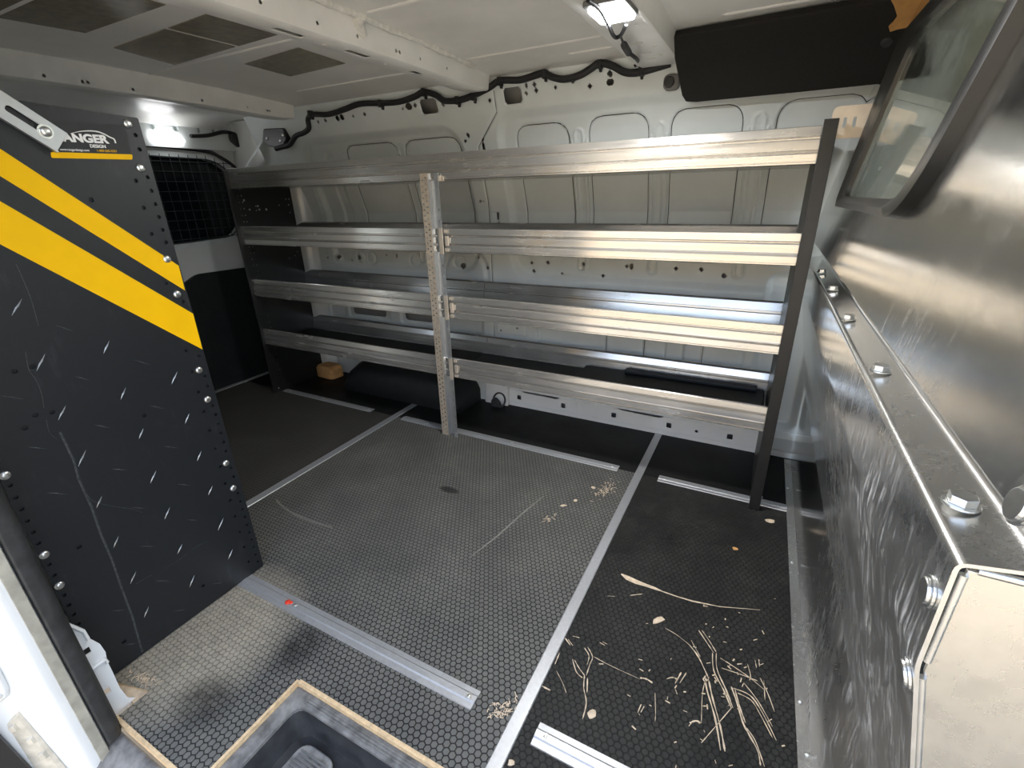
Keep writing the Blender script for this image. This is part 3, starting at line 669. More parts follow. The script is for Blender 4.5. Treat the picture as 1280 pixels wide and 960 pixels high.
# white inner pillar foot with square holes
ft = MB(); X_ = -1.452
poly = [P(a, c, 'x', X_)[1:] for a, c in ((60, 770), (84, 779), (104, 787), (112, 798), (125, 805), (132, 815), (134, 826), (140, 838), (150, 860), (160, 872))]
poly += [(-1.300, -0.012), (-1.375, -0.012)]
ft.prism(poly, 'x', X_-0.003, X_)
fo = ft.build('pillar_foot', M_WPAINT)
ct = MB()
for a, c in ((109, 814), (134, 864)):
    y, z = P(a, c, 'x', X_)[1:]; ct.prism(rrect(y, z, 0.011, 0.015, 0.0008, 2), 'x', X_-0.03, X_+0.03)
punch(fo, ct); tag(fo, 'white painted metal foot with two square holes below the black panel', 'pillar foot')
y, z = P(120, 832, 'x', X_)[1:]
e = MB(); e.tube([P(106, 843, 'x', X_), P(118, 834, 'x', X_+0.003), P(131, 824, 'x', X_+0.003), P(134, 828, 'x', X_)], 0.004, 6); e.build('pressed_ridge', M_WPAINT, fo, smooth=60)
e = MB(); e.tube([P(80, 779, 'x', X_), P(104, 789, 'x', X_+0.002), P(110, 799, 'x', X_+0.002)], 0.004, 6); e.build('pressed_edge', M_WPAINT, fo, smooth=60)

# step tray in the floor by the door
tr = thing('step_tray', (-0.6, -1.25, -0.11), 'black plastic step tray let into the floor by the door', 'step tray')
m_ = MB()
o1 = rounded([(-1.146, -1.118), (0.28, -1.118), (0.28, -1.50), (-1.146, -1.50)], 0.006, 4)
o2 = rounded([(-1.112, -1.146), (0.25, -1.146), (0.25, -1.50), (-1.112, -1.50)], 0.03, 4)
o3 = rounded([(-1.098, -1.156), (0.22, -1.156), (0.22, -1.50), (-1.098, -1.50)], 0.04, 4)
M_RIM = simple('worn_tray_rim', (0.20, 0.198, 0.19), 0.5, var=0.5, scale=35, bstr=0.3)
m_.sweep([[(x, y, -0.016) for x, y in o1], [(x, y, -0.010) for x, y in o1], [(x, y, -0.012) for x, y in o2], [(x, y, -0.020) for x, y in o2]], cap=False)
m_.build('rim', M_RIM, tr, smooth=40)
m_ = MB(); m_.sweep([[(x, y, -0.0195) for x, y in o2], [(x, y, -0.075) for x, y in o3]], cap=False)
m_.loft([(x, y, -0.0752) for x, y in o3], [(x, y, -0.09) for x, y in o3])
m_.build('tray', M_TRAY, tr, smooth=40)
m_ = MB()
pd = rounded([(-1.074, -1.173), (-0.975, -1.173), (-0.975, -1.48), (-1.074, -1.48)], 0.03, 5)
m_.loft([(x, y, -0.076) for x, y in pd], [(x, y, -0.066) for x, y in pd]); tp = m_.build('tread_pad', M_RIM, tr, bevel=0.003)
m_ = MB()
for y in np.arange(-1.47, -1.185, 0.0075): m_.box(-1.063, -0.986, y, y+0.0036, -0.067, -0.0635)
m_.build('tread_rib', M_GREYPL, tp)
m_ = MB()
for i in range(3): m_.box(-1.10, 0.2, -1.127-i*0.006, -1.124-i*0.006, -0.012, -0.0095)
m_.build('rim_rib', M_RIM, tr)
sl_ = MB(); sl_.prism(rounded([(-1.356, -0.014), (-1.372, -0.018), (-1.40, -0.035), (-1.47, -0.09), (-1.47, -0.12), (-1.356, -0.12)], 0.008), 'x', -1.425, -1.15)
tag(sl_.build('sill_step', M_RIM, smooth=40), 'scuffed black plastic sill edge below the plywood, at the photo\'s bottom edge', 'sill')

# ================================================================== SHELVING UNIT (along the driver-side wall)
SU = thing('shelving_unit', (-1.5, 0.2, 0.0), 'four-tier aluminium van shelving unit bolted along the far wall', 'shelving unit')
YF, YB = 0.04, 0.40
def lip(y, zt, zb, s):          # ribbed face profile (list of (y,z)), s=-1 faces the camera
    h = zt-zb
    rib = [(0.0035, 0.0), (0.0, 0.02), (0.0, 0.055), (0.0035, 0.065), (0.0035, 0.085), (0.0, 0.095), (0.0, 0.275), (0.008, 0.325), (0.009, 0.345), (0.0, 0.39), (0.001, 0.64), (0.009, 0.685), (0.010, 0.705), (0.0, 0.755), (0.0015, 0.985), (0.003, 1.0)]
    return [(y+d, zb+h*t) for d, t in rib]
def tray(name, x0, x1, zt, zb, parent):
    m_ = MB(); t = 0.0025
    fo_ = lip(YF, zt, zb, -1)                       # outer front face, bottom -> top (grooves cut inwards)
    prof = fo_+[(YF+0.012, zt), (YF+0.012, zt-0.004), (YF+0.009, zt-0.006), (YF+0.009, zb+0.010), (YF+0.02, zb+0.006), (YB-0.040, zb+0.006), (YB-0.028, zb+0.012), (YB-0.0205, zb+0.046), (YB-0.0150, zb+0.048), (YB-0.0135, zb+0.056), (YB-0.0180, zb+0.058), (YB-0.010, zt-0.006), (YB-0.004, zt), (YB+0.004, zt), (YB-0.004, zb+0.03), (YB-0.03, zb)]
    m_.prism(prof, 'x', x0, x1)
    return m_.build(name, M_ALU, parent)
LV = [(1.1736, 1.0827), (0.9093, 0.8205), (0.6474, 0.5557), (0.3783, 0.2909)]
PX0, PX1 = -1.556, -1.472
EL = -2.731
PR0, PR1 = -0.267, -0.234
shelves = []
t1 = tray('shelf', EL+0.006, PR0, *LV[0], SU); t1['label'] = 'topmost aluminium shelf running the full length'; shelves.append(t1)
for zt, zb in LV[1:]:
    shelves.append(tray('shelf', EL+0.006, PX0+0.048, zt, zb, SU)); shelves.append(tray('shelf', PX0+0.051, PR0, zt, zb, SU))
# dark boards lying in the trays
for i, (zt, zb) in enumerate(LV[1:]):
    m_ = MB(); m_.box(EL+0.02, PX0+0.047, YF+0.022, YB-0.041, zb+0.0065, zb+0.009); m_.build('shelf_liner', M_BLACK, shelves[1+2*i])
    m_ = MB(); m_.box(PX0+0.052, PR0-0.004, YF+0.022, YB-0.041, zb+0.0065, zb+0.009); m_.build('shelf_liner', M_BLACK, shelves[2+2*i])
# centre post: perforated channel
m_ = MB(); fl_t = 0.003; yp = 0.030
m_.prism([(PX0, yp), (PX0+0.036, yp), (PX0+0.036, yp+0.022), (PX0+0.066, yp+0.022), (PX0+0.066, yp), (PX1, yp), (PX1, yp+0.003), (PX0+0.069, yp+0.003), (PX0+0.069, yp+0.025), (PX0+0.033, yp+0.025), (PX0+0.033, yp+0.003), (PX0, yp+0.003)], 'z', 0.0, 1.108)
for i, f_ in enumerate(m_.f): pass
post = m_.build('centre_post', [M_GALV, M_POST], SU)
ct = MB()
for k in range(52):
    z = 0.022+k*0.0208
    ct.prism(circ(PX0+0.010, z, 0.0036, 8), 'y', yp-0.01, yp+0.01); ct.prism(circ(PX0+0.025, z+0.010, 0.0036, 8), 'y', yp-0.01, yp+0.01)
    if k % 2 == 0: ct.prism(rrect(PX0+0.077, z, 0.005, 0.009, 0.001, 2), 'y', yp-0.01, yp+0.01)
punch(post, ct)
for p in post.data.polygons:
    c = p.center
    if abs(p.normal.y) > 0.7 and c.x+(-1.5) < PX0+0.04 and c.y+0.2 < yp+0.01: p.material_index = 1
post['label'] = 'perforated metal upright between the two bays'
# clips joining the right-hand trays to the post
for i, (zt, zb) in enumerate(LV):
    m_ = MB()
    if i == 0:
        m_.box(PX1-0.012, PX1+0.022, YF-0.006, YF-0.001, zb-0.004, zb+0.012); m_.box(PX1-0.012, PX1+0.008, YF-0.008, YF-0.001, zb-0.004, zb+0.016)
    else:
        m_.box(PX1-0.014, PX1+0.004, yp-0.004, yp-0.0005, zb-0.006, zt+0.004)
        m_.box(PX1+0.004, PX1+0.022, YF-0.005, YF-0.001, zb+0.004, zb+0.016)
        m_.box(PX1+0.004, PX1+0.020, YF-0.005, YF-0.001, zt-0.014, zt-0.002)
        m_.box(PX1+0.010, PX1+0.024, YF-0.009, YF-0.001, zb+0.026, zt-0.026)
    m_.build('shelf_clip', M_TAN, SU, bevel=0.001)
# end panels
def endpanel(x0, x1, yb, name, side):
    m_ = MB(); m_.prism(rounded([(0.045, 0.0), (yb, 0.0), (yb, 1.16), (0.045, 1.16)], 0.004), 'x', x0, x1)
    return m_.build(name, M_BLACKMET, SU)
ep = endpanel(EL, EL+0.004, 0.405, 'end_panel', 1)
ct = MB()
for z in np.arange(0.06, 1.15, 0.031):
    for y in (0.075, 0.093): ct.prism(circ(y, z, 0.0035, 8), 'x', EL-0.01, EL+0.02)
for y, z in ((0.16, 0.98), (0.16, 1.0), (0.22, 0.98), (0.30, 1.0), (0.36, 0.96), (0.37, 1.03), (0.35, 1.03), (0.36, 1.0), (0.30, 0.72), (0.34, 0.73), (0.36, 0.75)): ct.prism(circ(y, z, 0.004, 8), 'x', EL-0.01, EL+0.02)
punch(ep, ct)
m_ = MB(); m_.box(EL-0.004, EL+0.008, 0.026, 0.046, 0.0, 1.165); m_.build('end_flange', M_BLACKMET, SU, bevel=0.002)
m_ = MB()
ep2 = MB(); ep2.prism(rounded([(0.035, 0.0), (0.405, 0.0), (0.405, 1.17), (0.035, 1.17)], 0.004), 'x', PR0+0.001, PR0+0.005)
e2 = ep2.build('end_panel', M_BLACKMET, SU)
m_ = MB(); m_.prism([(PR0, 0.026), (PR1, 0.026), (PR1, 0.060), (PR1-0.003, 0.060), (PR1-0.003, 0.029), (PR0, 0.029)], 'z', 0.003, 1.186)
m_.build('end_flange', M_BLACKMET, SU, bevel=0.0012)
for z in (0.045, 0.30, 0.375, 0.545, 0.655, 0.82, 0.93, 1.085, ):
    m_ = MB(); m_.dome((PR1, 0.048, z), (1, 0, 0), 0.0045, 0.004, 10); m_.build('bolt', M_ZINC, SU, smooth=50)
for y, z in ((0.12, 0.985), (0.17, 1.0), (0.175, 0.983), (0.215, 0.983), (0.10, 1.03), (0.06, 0.02)):
    m_ = MB(); m_.dome((EL+0.004, y, z), (1, 0, 0), 0.0045, 0.003, 10); m_.build('bolt', M_ZINC, SU, smooth=50)
# slotted tan bracket tying the unit to the bulkhead
m_ = MB(); m_.prism(rrect(-0.196, 1.180, 0.105, 0.075, 0.016, 5), 'y', 0.078, 0.082)
br = m_.build('wall_bracket', M_TAN, SU)
ct = MB()
for x in (-0.218, -0.197): ct.prism(rrect(x, 1.179, 0.0075, 0.024, 0.0037, 5), 'y', 0.07, 0.09)
punch(br, ct); br['label'] = 'tan slotted plate at the top of the right upright'

# ================================================================== near end panel of the second shelf unit
LP = thing('shelf_end_panel', (-1.55, -1.11, 0.0), 'tall black diamond-plate end panel with yellow stripes at the left', 'end panel')
XP = -1.55
m_ = MB(); m_.prism(rounded([(-1.325, 0.004), (-0.907, 0.004), (-0.907, 1.197), (-1.325, 1.215)], 0.004), 'x', XP-0.007, XP)
pn = m_.build('panel', M_ABS, LP)
ct = MB(); bz = [1.184, 1.101, 0.912, 0.832, 0.643, 0.563, 0.375, 0.295]
for z in np.arange(0.03, 1.17, 0.027):
    if min(abs(z-q_) for q_ in bz) > 0.012: ct.prism(circ(-0.921, z, 0.0042, 10), 'x', XP-0.0062, XP+0.02)
for z in np.arange(0.05, 1.10, 0.054): ct.prism(circ(-0.946, z, 0.0042, 10), 'x', XP-0.0062, XP+0.02)
for z in np.arange(0.10, 1.10, 0.0275):
    if min(abs(z-q_) for q_ in (0.562, 0.373, 0.292)) > 0.012: ct.prism(circ(-1.3165, z, 0.0042, 10), 'x', XP-0.0062, XP+0.02)
for a, c in ((99, 683.5), (41, 458), (44, 519), (65, 515), (31, 535), (155, 802), (254, 732), (180, 519), (114, 250), (18, 464)):
    y, z = P(a, c, 'x', XP)[1:]; ct.prism(circ(y, z, 0.005, 10), 'x', XP-0.0062, XP+0.02)
punch(pn, ct)
m_ = MB(); m_.box(XP-0.035, XP-0.004, -0.911, -0.907, 0.004, 1.197); m_.build('edge_flange', M_ABS, LP, bevel=0.0015)
def onpanel(pl, x=XP): return [P(a, c, 'x', x)[1:] for a, c in pl]
def stripe(pts, name, m, t=0.0009, parent=LP, x=XP):
    k_ = MB(); k_.prism(pts, 'x', x+0.0001, x+t); return k_.build(name, m, parent)
def ext(p, q, y):   # extend an edge of a stripe to the panel's wall side
    t = (y-p[0])/(q[0]-p[0]); return (y, p[1]+(q[1]-p[1])*t)
s = onpanel([(0, 186), (223, 332), (231, 363), (0, 220)])
o = stripe([ext(s[0], s[1], -1.323), s[1], s[2], ext(s[3], s[2], -1.323)], 'stripe', M_YEL); o['label'] = 'upper, narrower yellow stripe'
s = onpanel([(0, 251.5), (241, 392), (252, 437), (0, 305.6)])
o = stripe([ext(s[0], s[1], -1.323), s[1], (-0.9085, s[2][1]), ext(s[3], s[2], -1.323)], 'stripe', M_YEL); o['label'] = 'lower, wider yellow stripe'
# worn raised lozenges of the diamond plate
br_ = [(21,384),(51,453),(133,434),(154,492),(77.5,516),(218,472.5),(234,523),(176.5,542),(249,570),(102.5,573),(191.6,596),(263,613),(124,627.5),(209,641.6),(276,655),(145,677.5),(225,686),(288,693),(166.5,722),(240,726.6),(183,765)]
dm_ = [(80,410),(177.5,453),(103,473),(16,497),(196,509),(128,533),(214,559),(47,560),(150,587),(230,606),(72,617),(173,635),(240.6,650),(184,683),(203,726),(148,763),(225,763),(272,729),(164,805)]
M_WORN = simple('worn_plate_edge', (0.42, 0.43, 0.43), 0.3, metal=0.4, var=0.4, scale=200)
M_WORND = simple('faint_worn_plate', (0.045, 0.048, 0.05), 0.42, var=0.6, scale=150)
def loz(cs, ang, L_, W_, m, name):
    k_ = MB()
    for a, c in cs:
        y, z = P(a, c, 'x', XP)[1:]; l = L_*random.uniform(0.8, 1.15); a_ = ang+random.uniform(-0.05, 0.05)
        u = (math.cos(a_), math.sin(a_)); w = (-u[1], u[0])
        q_ = [(y+u[0]*l*s1+w[0]*W_*s2, z+u[1]*l*s1+w[1]*W_*s2) for s1, s2 in ((-1, 0), (-.15, -.6), (.15, -1), (1, 0), (.15, .6), (-.15, 1))]
        base_ = [(XP+0.0001, p_[0], p_[1]) for p_ in q_]; tip = (XP+0.0016, y, z)
        k_.add(base_+[tip], [(i, (i+1) % 6, 6) for i in range(6)])
    return k_
def merge(ob, k_, m):
    o0 = ORI[ob.name]; me = ob.data; me.materials.append(m); mi = len(me.materials)-1
    bm = bmesh.new(); bm.from_mesh(me); vs = [bm.verts.new((x-o0[0], y-o0[1], z-o0[2])) for x, y, z in k_.v]
    fs = []
    for f_ in k_.f:
        q_ = bm.faces.new([vs[i] for i in f_]); q_.material_index = mi; fs.append(q_)
    bmesh.ops.recalc_face_normals(bm, faces=fs); bm.to_mesh(me); bm.free()
merge(pn, loz(br_, math.radians(52), 0.0165, 0.0019, M_WORN, ''), M_WORN)
merge(pn, loz(dm_, math.radians(-35), 0.017, 0.0016, M_WORND, ''), M_WORND)
# a long scuff down the panel
k_ = MB(); pts = [P(a, c, 'x', XP) for a, c in ((75,540),(92,575),(98,598),(115,635),(126,668),(140,700),(152,735),(165,770),(178,815))]
for p_, q_ in zip(pts[:-1], pts[1:]):
    k_.add([(XP+0.0002, p_[1]-0.0022, p_[2]), (XP+0.0002, p_[1]+0.0022, p_[2]), (XP+0.0002, q_[1]+0.0022, q_[2]), (XP+0.0002, q_[1]-0.0022, q_[2]), (XP+0.0005, p_[1], p_[2]), (XP+0.0005, q_[1], q_[2])], [(0, 3, 5, 4), (1, 4, 5, 2), (0, 4, 1), (3, 2, 5)])
sc_ = k_.build('scuff', M_WORND, LP)
for z in bz:
    k_ = MB(); k_.dome((XP, -0.930, z), (1, 0, 0), 0.0085, 0.005, 18); k_.build('bolt', M_ZINC, LP, smooth=50)
for z in (0.562, 0.373, 0.292):
    k_ = MB(); k_.dome((XP, -1.3165, z), (1, 0, 0), 0.0085, 0.005, 18); k_.build('bolt', M_ZINC, LP, smooth=50)
for pl in ([(20,330),(30,352),(38,372),(45,395),(48,408)],[(32,440),(36,462),(45,475),(52,492),(55,510)],[(108,617),(116,626),(132,631),(150,634),(168,637),(178,641)],[(206,711),(228,697),(246,683),(259,677)],[(170,730),(180,724),(190,719)],[(195,725),(205,727),(214,727)],[(58,525),(62,541),(72,549)]):
    k_ = MB(); k_.tube(spline([P(a, c, 'x', XP+0.0003) for a, c in pl], 4), 0.0005, 5); k_.build('scuff', M_WORND, LP)
# maker's sticker
sk_ = MB(); sk_.prism([(-1.085, 1.120), (-0.940, 1.124), (-0.936, 1.181), (-1.085, 1.176)], 'x', XP+0.0001, XP+0.0008)
stk = sk_.build('sticker', M_BLACK, LP); stk['label'] = "black maker's sticker with white lettering and a yellow bar"
k_ = MB(); k_.prism(rounded([(-1.077, 1.114), (-0.941, 1.1165), (-0.9385, 1.1265), (-1.075, 1.124)], 0.003), 'x', XP+0.0009, XP+0.0014); k_.build('bar', M_YEL, stk)
ru = Vector((0, 1, 0.02)).normalized()
text('RANGER', 0.0195, 'lettering', M_WHITE, stk, (XP+0.0011, -1.0625, 1.1435), right=tuple(ru), offset=0.0009, sx=1.14)
text('DESIGN', 0.0078, 'lettering', M_WHITE, stk, (XP+0.0011, -1.0095, 1.1355), right=tuple(ru), offset=0.0002, sx=1.0)
text('www.rangerdesign.com', 0.0058, 'lettering', M_WHITE, stk, (XP+0.0011, -1.0595, 1.1275), right=tuple(ru), sx=0.85)
text('1-800-565-5321', 0.0058, 'lettering', M_YEL, stk, (XP+0.0011, -1.0005, 1.1285), right=tuple(ru), sx=0.95)
k_ = MB(); arc = spline([P(a, c, 'x', XP+0.0011) for a, c in ((88,167),(100,164.3),(112,163.6),(122,164.6),(130,167.5),(137,171.3),(142.5,174),(144.5,179))], 6)
k_.tube(arc, [0.0003+0.0011*min(1, 2.5*i/len(arc)) for i in range(len(arc))], 6); k_.build('outline', M_WHITE, stk)
# galvanised slotted brace
k_ = MB(); a0 = Vector((0, -1.054, 1.141)); dr_ = Vector((0, -0.78, 0.625)).normalized(); nr = Vector((0, 0.625, 0.78)).normalized()
def bq(u, w, x=0.0): q_ = a0+dr_*u+nr*w; return (x, q_.y, q_.z)
q_ = [bq(0.0, -0.0205), bq(0.0, 0.0205), bq(0.40, 0.0205), bq(0.40, -0.0205)]
k_.prism([(p_[1], p_[2]) for p_ in q_], 'x', XP+0.003, XP+0.006)
bc = k_.build('brace', M_GALV, LP)
ct = MB(); sl2 = rounded([bq(0.022, -0.0055)[1:], bq(0.022, 0.0055)[1:], bq(0.082, 0.0055)[1:], bq(0.082, -0.0055)[1:]], 0.0054, 5)
ct.prism(sl2, 'x', XP-0.005, XP+0.02); punch(bc, ct)
k_ = MB(); e0 = [bq(0.0, -0.0205), bq(0.40, -0.0205), bq(0.40, -0.0235), bq(0.0, -0.0235)]
k_.prism([p_[1:] for p_ in e0], 'x', XP+0.003, XP+0.014)
k_.build('brace_flange', M_GALV, bc)
bp_ = bq(0.026, 0.0)
k_ = MB(); k_.cyl((XP+0.006, bp_[1], bp_[2]), (XP+0.0075, bp_[1], bp_[2]), 0.012, n=22); k_.build('washer', M_ZINC, bc)
k_ = MB(); k_.dome((XP+0.0075, bp_[1], bp_[2]), (1, 0, 0), 0.0088, 0.006, 18); k_.build('bolt', M_ZINC, bc, smooth=50)

# ================================================================== BULKHEAD PARTITION
YAW = -0.0143
BK = thing('bulkhead_partition', (-0.15, -0.4, 0.0), 'scratched polished aluminium bulkhead partition along the right side', 'bulkhead')
def bx(x, y): return x+YAW*y
def sheet(path, y0, y1, t, name, m, r=0.006, n=4, parent=BK):
    p2 = []
    k = len(path)
    for i, p_ in enumerate(path):
        if i in (0, k-1): p2.append(p_); continue
        p_ = np.array(p_); a = np.array(path[i-1])-p_; c = np.array(path[i+1])-p_; la, lc = np.linalg.norm(a), np.linalg.norm(c)
        rr = min(r, la*0.45, lc*0.45); q0 = p_+a/la*rr; q1 = p_+c/lc*rr
        for j in range(n+1): tt = j/n; p2.append(tuple((1-tt)**2*q0+2*tt*(1-tt)*p_+tt*tt*q1))
    pts = [np.array(q) for q in p2]; off = []
    for i in range(len(pts)):
        d = pts[min(i+1, len(pts)-1)]-pts[max(i-1, 0)]; d = d/np.linalg.norm(d); off.append(pts[i]+np.array([d[1], -d[0]])*t)
    loop = [tuple(q) for q in pts]+[tuple(q) for q in off[::-1]]
    k_ = MB(); L = [[(bx(x, y), y, z) for x, z in loop] for y in np.linspace(y0, y1, 2)]
    k_.sweep(L); return k_.build(name, m, parent, smooth=25)
PLOW = [(-0.127, 0.004), (-0.130, 0.30), (-0.212, 0.70), (-0.213, 0.798), (-0.172, 0.805), (-0.168, 0.812), (-0.2105, 0.8655)]
sheet([(-0.150, 0.002), (-0.121, 0.004), (-0.124, 0.16)], -1.20, 0.44, 0.0022, 'floor_skirt', M_SKIRT, r=0.008)
sheet(PLOW, -1.19, 0.44, 0.003, 'lower_panel', M_SHEET, r=0.007)
SL = 0.168
def upx(z): return -0.212+SL*(z-0.866)
sheet([(upx(0.862), 0.862), (upx(1.42), 1.42)], -1.32, 0.42, 0.003, 'upper_panel', M_SHEET)
# end plate with hemmed, relieved corners
ins = [(-0.204, 0.7915), (0.42, 0.7915), (0.42, 0.02), (-0.123, 0.02), (-0.123, 0.30), (-0.204, 0.694)]
k_ = MB(); k_.prism([(bx(x, -1.183), z) for x, z in ins], 'y', -1.186, -1.182)
k_.build('end_plate', metal('brushed_plate', (0.66, 0.64, 0.60), 0.22, 0.34, (14, 14, 14), 2.0, 0.12), BK, bevel=0.001)
hem = MB()
for a, c in (((-0.2055, 0.788), (-0.2055, 0.706)), ((-0.2045, 0.690), (-0.165, 0.495)), ((-0.200, 0.7935), (0.42, 0.7935))):
    hem.tube([(bx(a[0], -1.187), -1.187, a[1]), (bx(c[0], -1.187), -1.187, c[1])], 0.0028, 8)
hem.build('hem', M_ALUD, BK, smooth=60)
# hex bolts on the ledge and round heads on the front
for a, c in ((1027, 339.5), (1041, 361), (1060.5, 397.5), (1101, 462), (1202, 627.5)):
    p_ = P(a, c, 'z', 0.806); k_ = MB(); k_.cyl((p_[0], p_[1], 0.8035), (p_[0], p_[1], 0.8055), 0.012, n=20); k_.cyl((p_[0], p_[1], 0.8055), (p_[0], p_[1], 0.8125), 0.0095, n=6, a0=random.random())
    k_.build('hex_bolt', M_ZINC, BK, bevel=0.0006)
for p_, n_ in (((-0.2135, -1.173, 0.757), (-1, 0, 0)), ((-0.2085, -1.176, 0.678), (-0.98, 0, -0.2)), ((-0.2115, -1.226, 0.868), (-0.98, 0, 0.17))):
    q_ = Vector((bx(p_[0], p_[1]), p_[1], p_[2])); nn = Vector(n_).normalized(); k_ = MB()
    k_.cyl(q_-nn*0.001, q_+nn*0.0014, 0.0120, n=22); k_.cyl(q_+nn*0.0014, q_+nn*0.0040, 0.0102, 0.0094, n=22); k_.build('bolt', M_ZINC, BK, bevel=0.0008)
for a, c in ((984.5, 610), (990, 703), (1000, 877), (1009, 943)):
    p_ = P(a, c, 'z', 0.004); k_ = MB(); k_.dome((p_[0], p_[1], 0.003), (0, 0, 1), 0.0045, 0.003, 12); k_.build('screw', M_ZINC, BK, smooth=50)
# window: glossy gasket ring and pane, lying on the leaning upper panel
def wp(y, z, out=0.0):
    nx_, nz_ = -1/math.hypot(1, SL), SL/math.hypot(1, SL)
    return (bx(upx(z), y)+nx_*out, y, z+nz_*out)
oL = rounded([(0.000, 0.978), (-0.735, 0.985), (-0.87, 1.345), (0.06, 1.345)], [0.03, 0.10, 0.05, 0.05], 8)
oI = rounded([(-0.055, 1.003), (-0.690, 1.010), (-0.80, 1.318), (-0.115, 1.318)], [0.03, 0.09, 0.05, 0.05], 8)
k_ = MB()
A = [wp(y, z, 0.0) for y, z in oL]; B = [wp(y*0.995-0.002, z+0.0005, 0.016) for y, z in oL]
mid = [((a[0]*0.55+c[0]*0.45), (a[1]*0.55+c[1]*0.45)) for a, c in zip(oL, oI)]
Cc = [wp(y, z, 0.020) for y, z in mid]; D = [wp(y, z, 0.010) for y, z in oI]; E_ = [wp(y, z, -0.004) for y, z in oI]
k_.sweep([A, B, Cc, D, E_], cap=False); gk = k_.build('window_gasket', M_GASKET, BK, smooth=50)
ct = MB(); ct.loft([wp(y, z, -0.02) for y, z in oI], [wp(y, z, 0.03) for y, z in oI])
up_o = [c for c in BK.children if c.name.startswith('upper_panel')][0]; punch(up_o, ct)
k_ = MB(); k_.loft([wp(y, z, -0.003) for y, z in oI], [wp(y, z, 0.001) for y, z in oI]); k_.build('window_pane', M_GLASS, BK)
# ================================================================== FLOOR STRIPS
def strip_x(x0, x1, y0, y1, label, group, screws=(), m=M_TRIMSTRIP, holes=True):
    o = thing('floor_strip', ((x0+x1)/2, (y0+y1)/2, 0), label, 'floor strip', group)
    w = y1-y0; prof = [(y0, 0), (y0+0.001, 0.0026), (y0+w*.28, 0.0034), (y0+w*.36, 0.0052), (y0+w*.64, 0.0052), (y0+w*.72, 0.0034), (y1-0.001, 0.0026), (y1, 0)]
    k_ = MB(); k_.prism(prof, 'x', x0, x1); k_.build('strip', m, o)
    for sx_ in screws:
        k_ = MB(); k_.cyl((sx_, (y0+y1)/2, 0.0045), (sx_, (y0+y1)/2, 0.0060), 0.0068, n=18); k_.dome((sx_, (y0+y1)/2, 0.006), (0, 0, 1), 0.0042, 0.0016, 12); k_.build('screw', M_ZINC, o, smooth=40)
    return o
def strip_y(x0, x1, y0, y1, label):
    o = thing('floor_strip', ((x0+x1)/2, (y0+y1)/2, 0), label, 'floor strip', 'metal strips across the floor')
    k_ = MB(); k_.prism([(x0, 0), (x0+0.002, 0.0022), (x1-0.002, 0.0022), (x1, 0)], 'y', y0, y1); k_.build('strip', M_TRIMSTRIP, o, bevel=0.0004); return o
strip_y(-0.673, -0.642, -1.107, 0.449, 'long flat metal floor strip crossing from the door to the far wall, nearer the bulkhead')
strip_y(-1.905, -1.868, -0.95, 0.40, 'long flat dark metal floor strip crossing beyond the black striped panel')
GRP = 'short ribbed strips in line under the shelf front'
strip_x(-2.705, -2.04, 0.066, 0.104, 'ribbed floor strip under the far left bay of the shelving', GRP, (-2.66, -2.4, -2.06))
strip_x(-1.905+0.07, -0.740, 0.064, 0.106, 'ribbed floor strip passing under the perforated centre post', GRP, (-1.68, -1.22, -0.765), m=M_TRIMSTRIP)
strip_x(-0.583, -0.149, 0.064, 0.106, 'ribbed floor strip passing under the black right-hand upright', GRP, (-0.56,))
NS = strip_x(-1.56, -0.757, -0.9915, -0.9457, 'ribbed metal floor strip from the striped panel to the cross strip, nearest the step', 'short ribbed strips near the door', (-1.335, -0.775))
strip_x(-0.612, -0.155, -0.995, -0.9457, 'ribbed metal floor strip cut off by the bottom edge of the photo, beside the bulkhead skirt', 'short ribbed strips near the door', (-0.59,))
k_ = MB(); p_ = FL(361, 755); k_.dome((p_[0]-0.002, p_[1], 0.005), (0, 0, 1), 0.008, 0.005, 9); k_.dome((p_[0]+0.007, p_[1]+0.003, 0.005), (0, 0, 1), 0.005, 0.004, 9)
tag(k_.build('plastic_scrap', M_RED), 'tiny red plastic scrap on the metal floor strip by the striped panel', 'scrap')

# ================================================================== SMALL THINGS
def chip(px, py, r, label, m=M_WOOD, ell=1.0, h=0.004, ang=0.0, name='wood_chip'):
    x, y, _ = FL(px, py); k_ = MB(); n = 9; rs = [random.uniform(0.7, 1.15) for _ in range(n)]
    def lp_(s, z): return [(x+math.cos(ang)*math.cos(2*PI*i/n)*r*rs[i]*s*ell-math.sin(ang)*math.sin(2*PI*i/n)*r*rs[i]*s, y+math.sin(ang)*math.cos(2*PI*i/n)*r*rs[i]*s*ell+math.cos(ang)*math.sin(2*PI*i/n)*r*rs[i]*s, z) for i in range(n)]
    k_.sweep([lp_(1, 0.0004), lp_(1.02, h*0.6), lp_(0.7, h)])
    return tag(k_.build(name, m, smooth=40), label, 'wood chip')
chip(963, 652, 0.011, 'pale oblong wood chip on the mat in front of the black right-hand upright', ell=1.5, ang=0.2)
chip(742, 610, 0.007, 'small pale wood crumb just left of the sawdust clump', ell=1.3)
chip(919, 686.5, 0.008, 'small orange wood chip alone on the mat towards the bulkhead skirt', m=M_BLOCK)
chip(823, 776, 0.008, 'thin pale wood sliver below the long leaf-shaped gouge', ell=2.4, ang=0.9)
chip(740, 893, 0.008, 'cream wood crumb at the foot of the scratch cluster beside the long strip', ell=1.4, ang=1.2)
chip(639, 954, 0.007, 'yellowish wood crumb at the bottom edge of the photo, beside the long strip')
chip(719, 626, 0.006, 'pale square wood crumb left of the sawdust clump on the middle mat', ell=1.5, ang=0.7)
chip(704.5, 632, 0.006, 'thin pale wood flake, the next crumb left again from the sawdust clump', ell=2.0, ang=0.7, h=0.002)
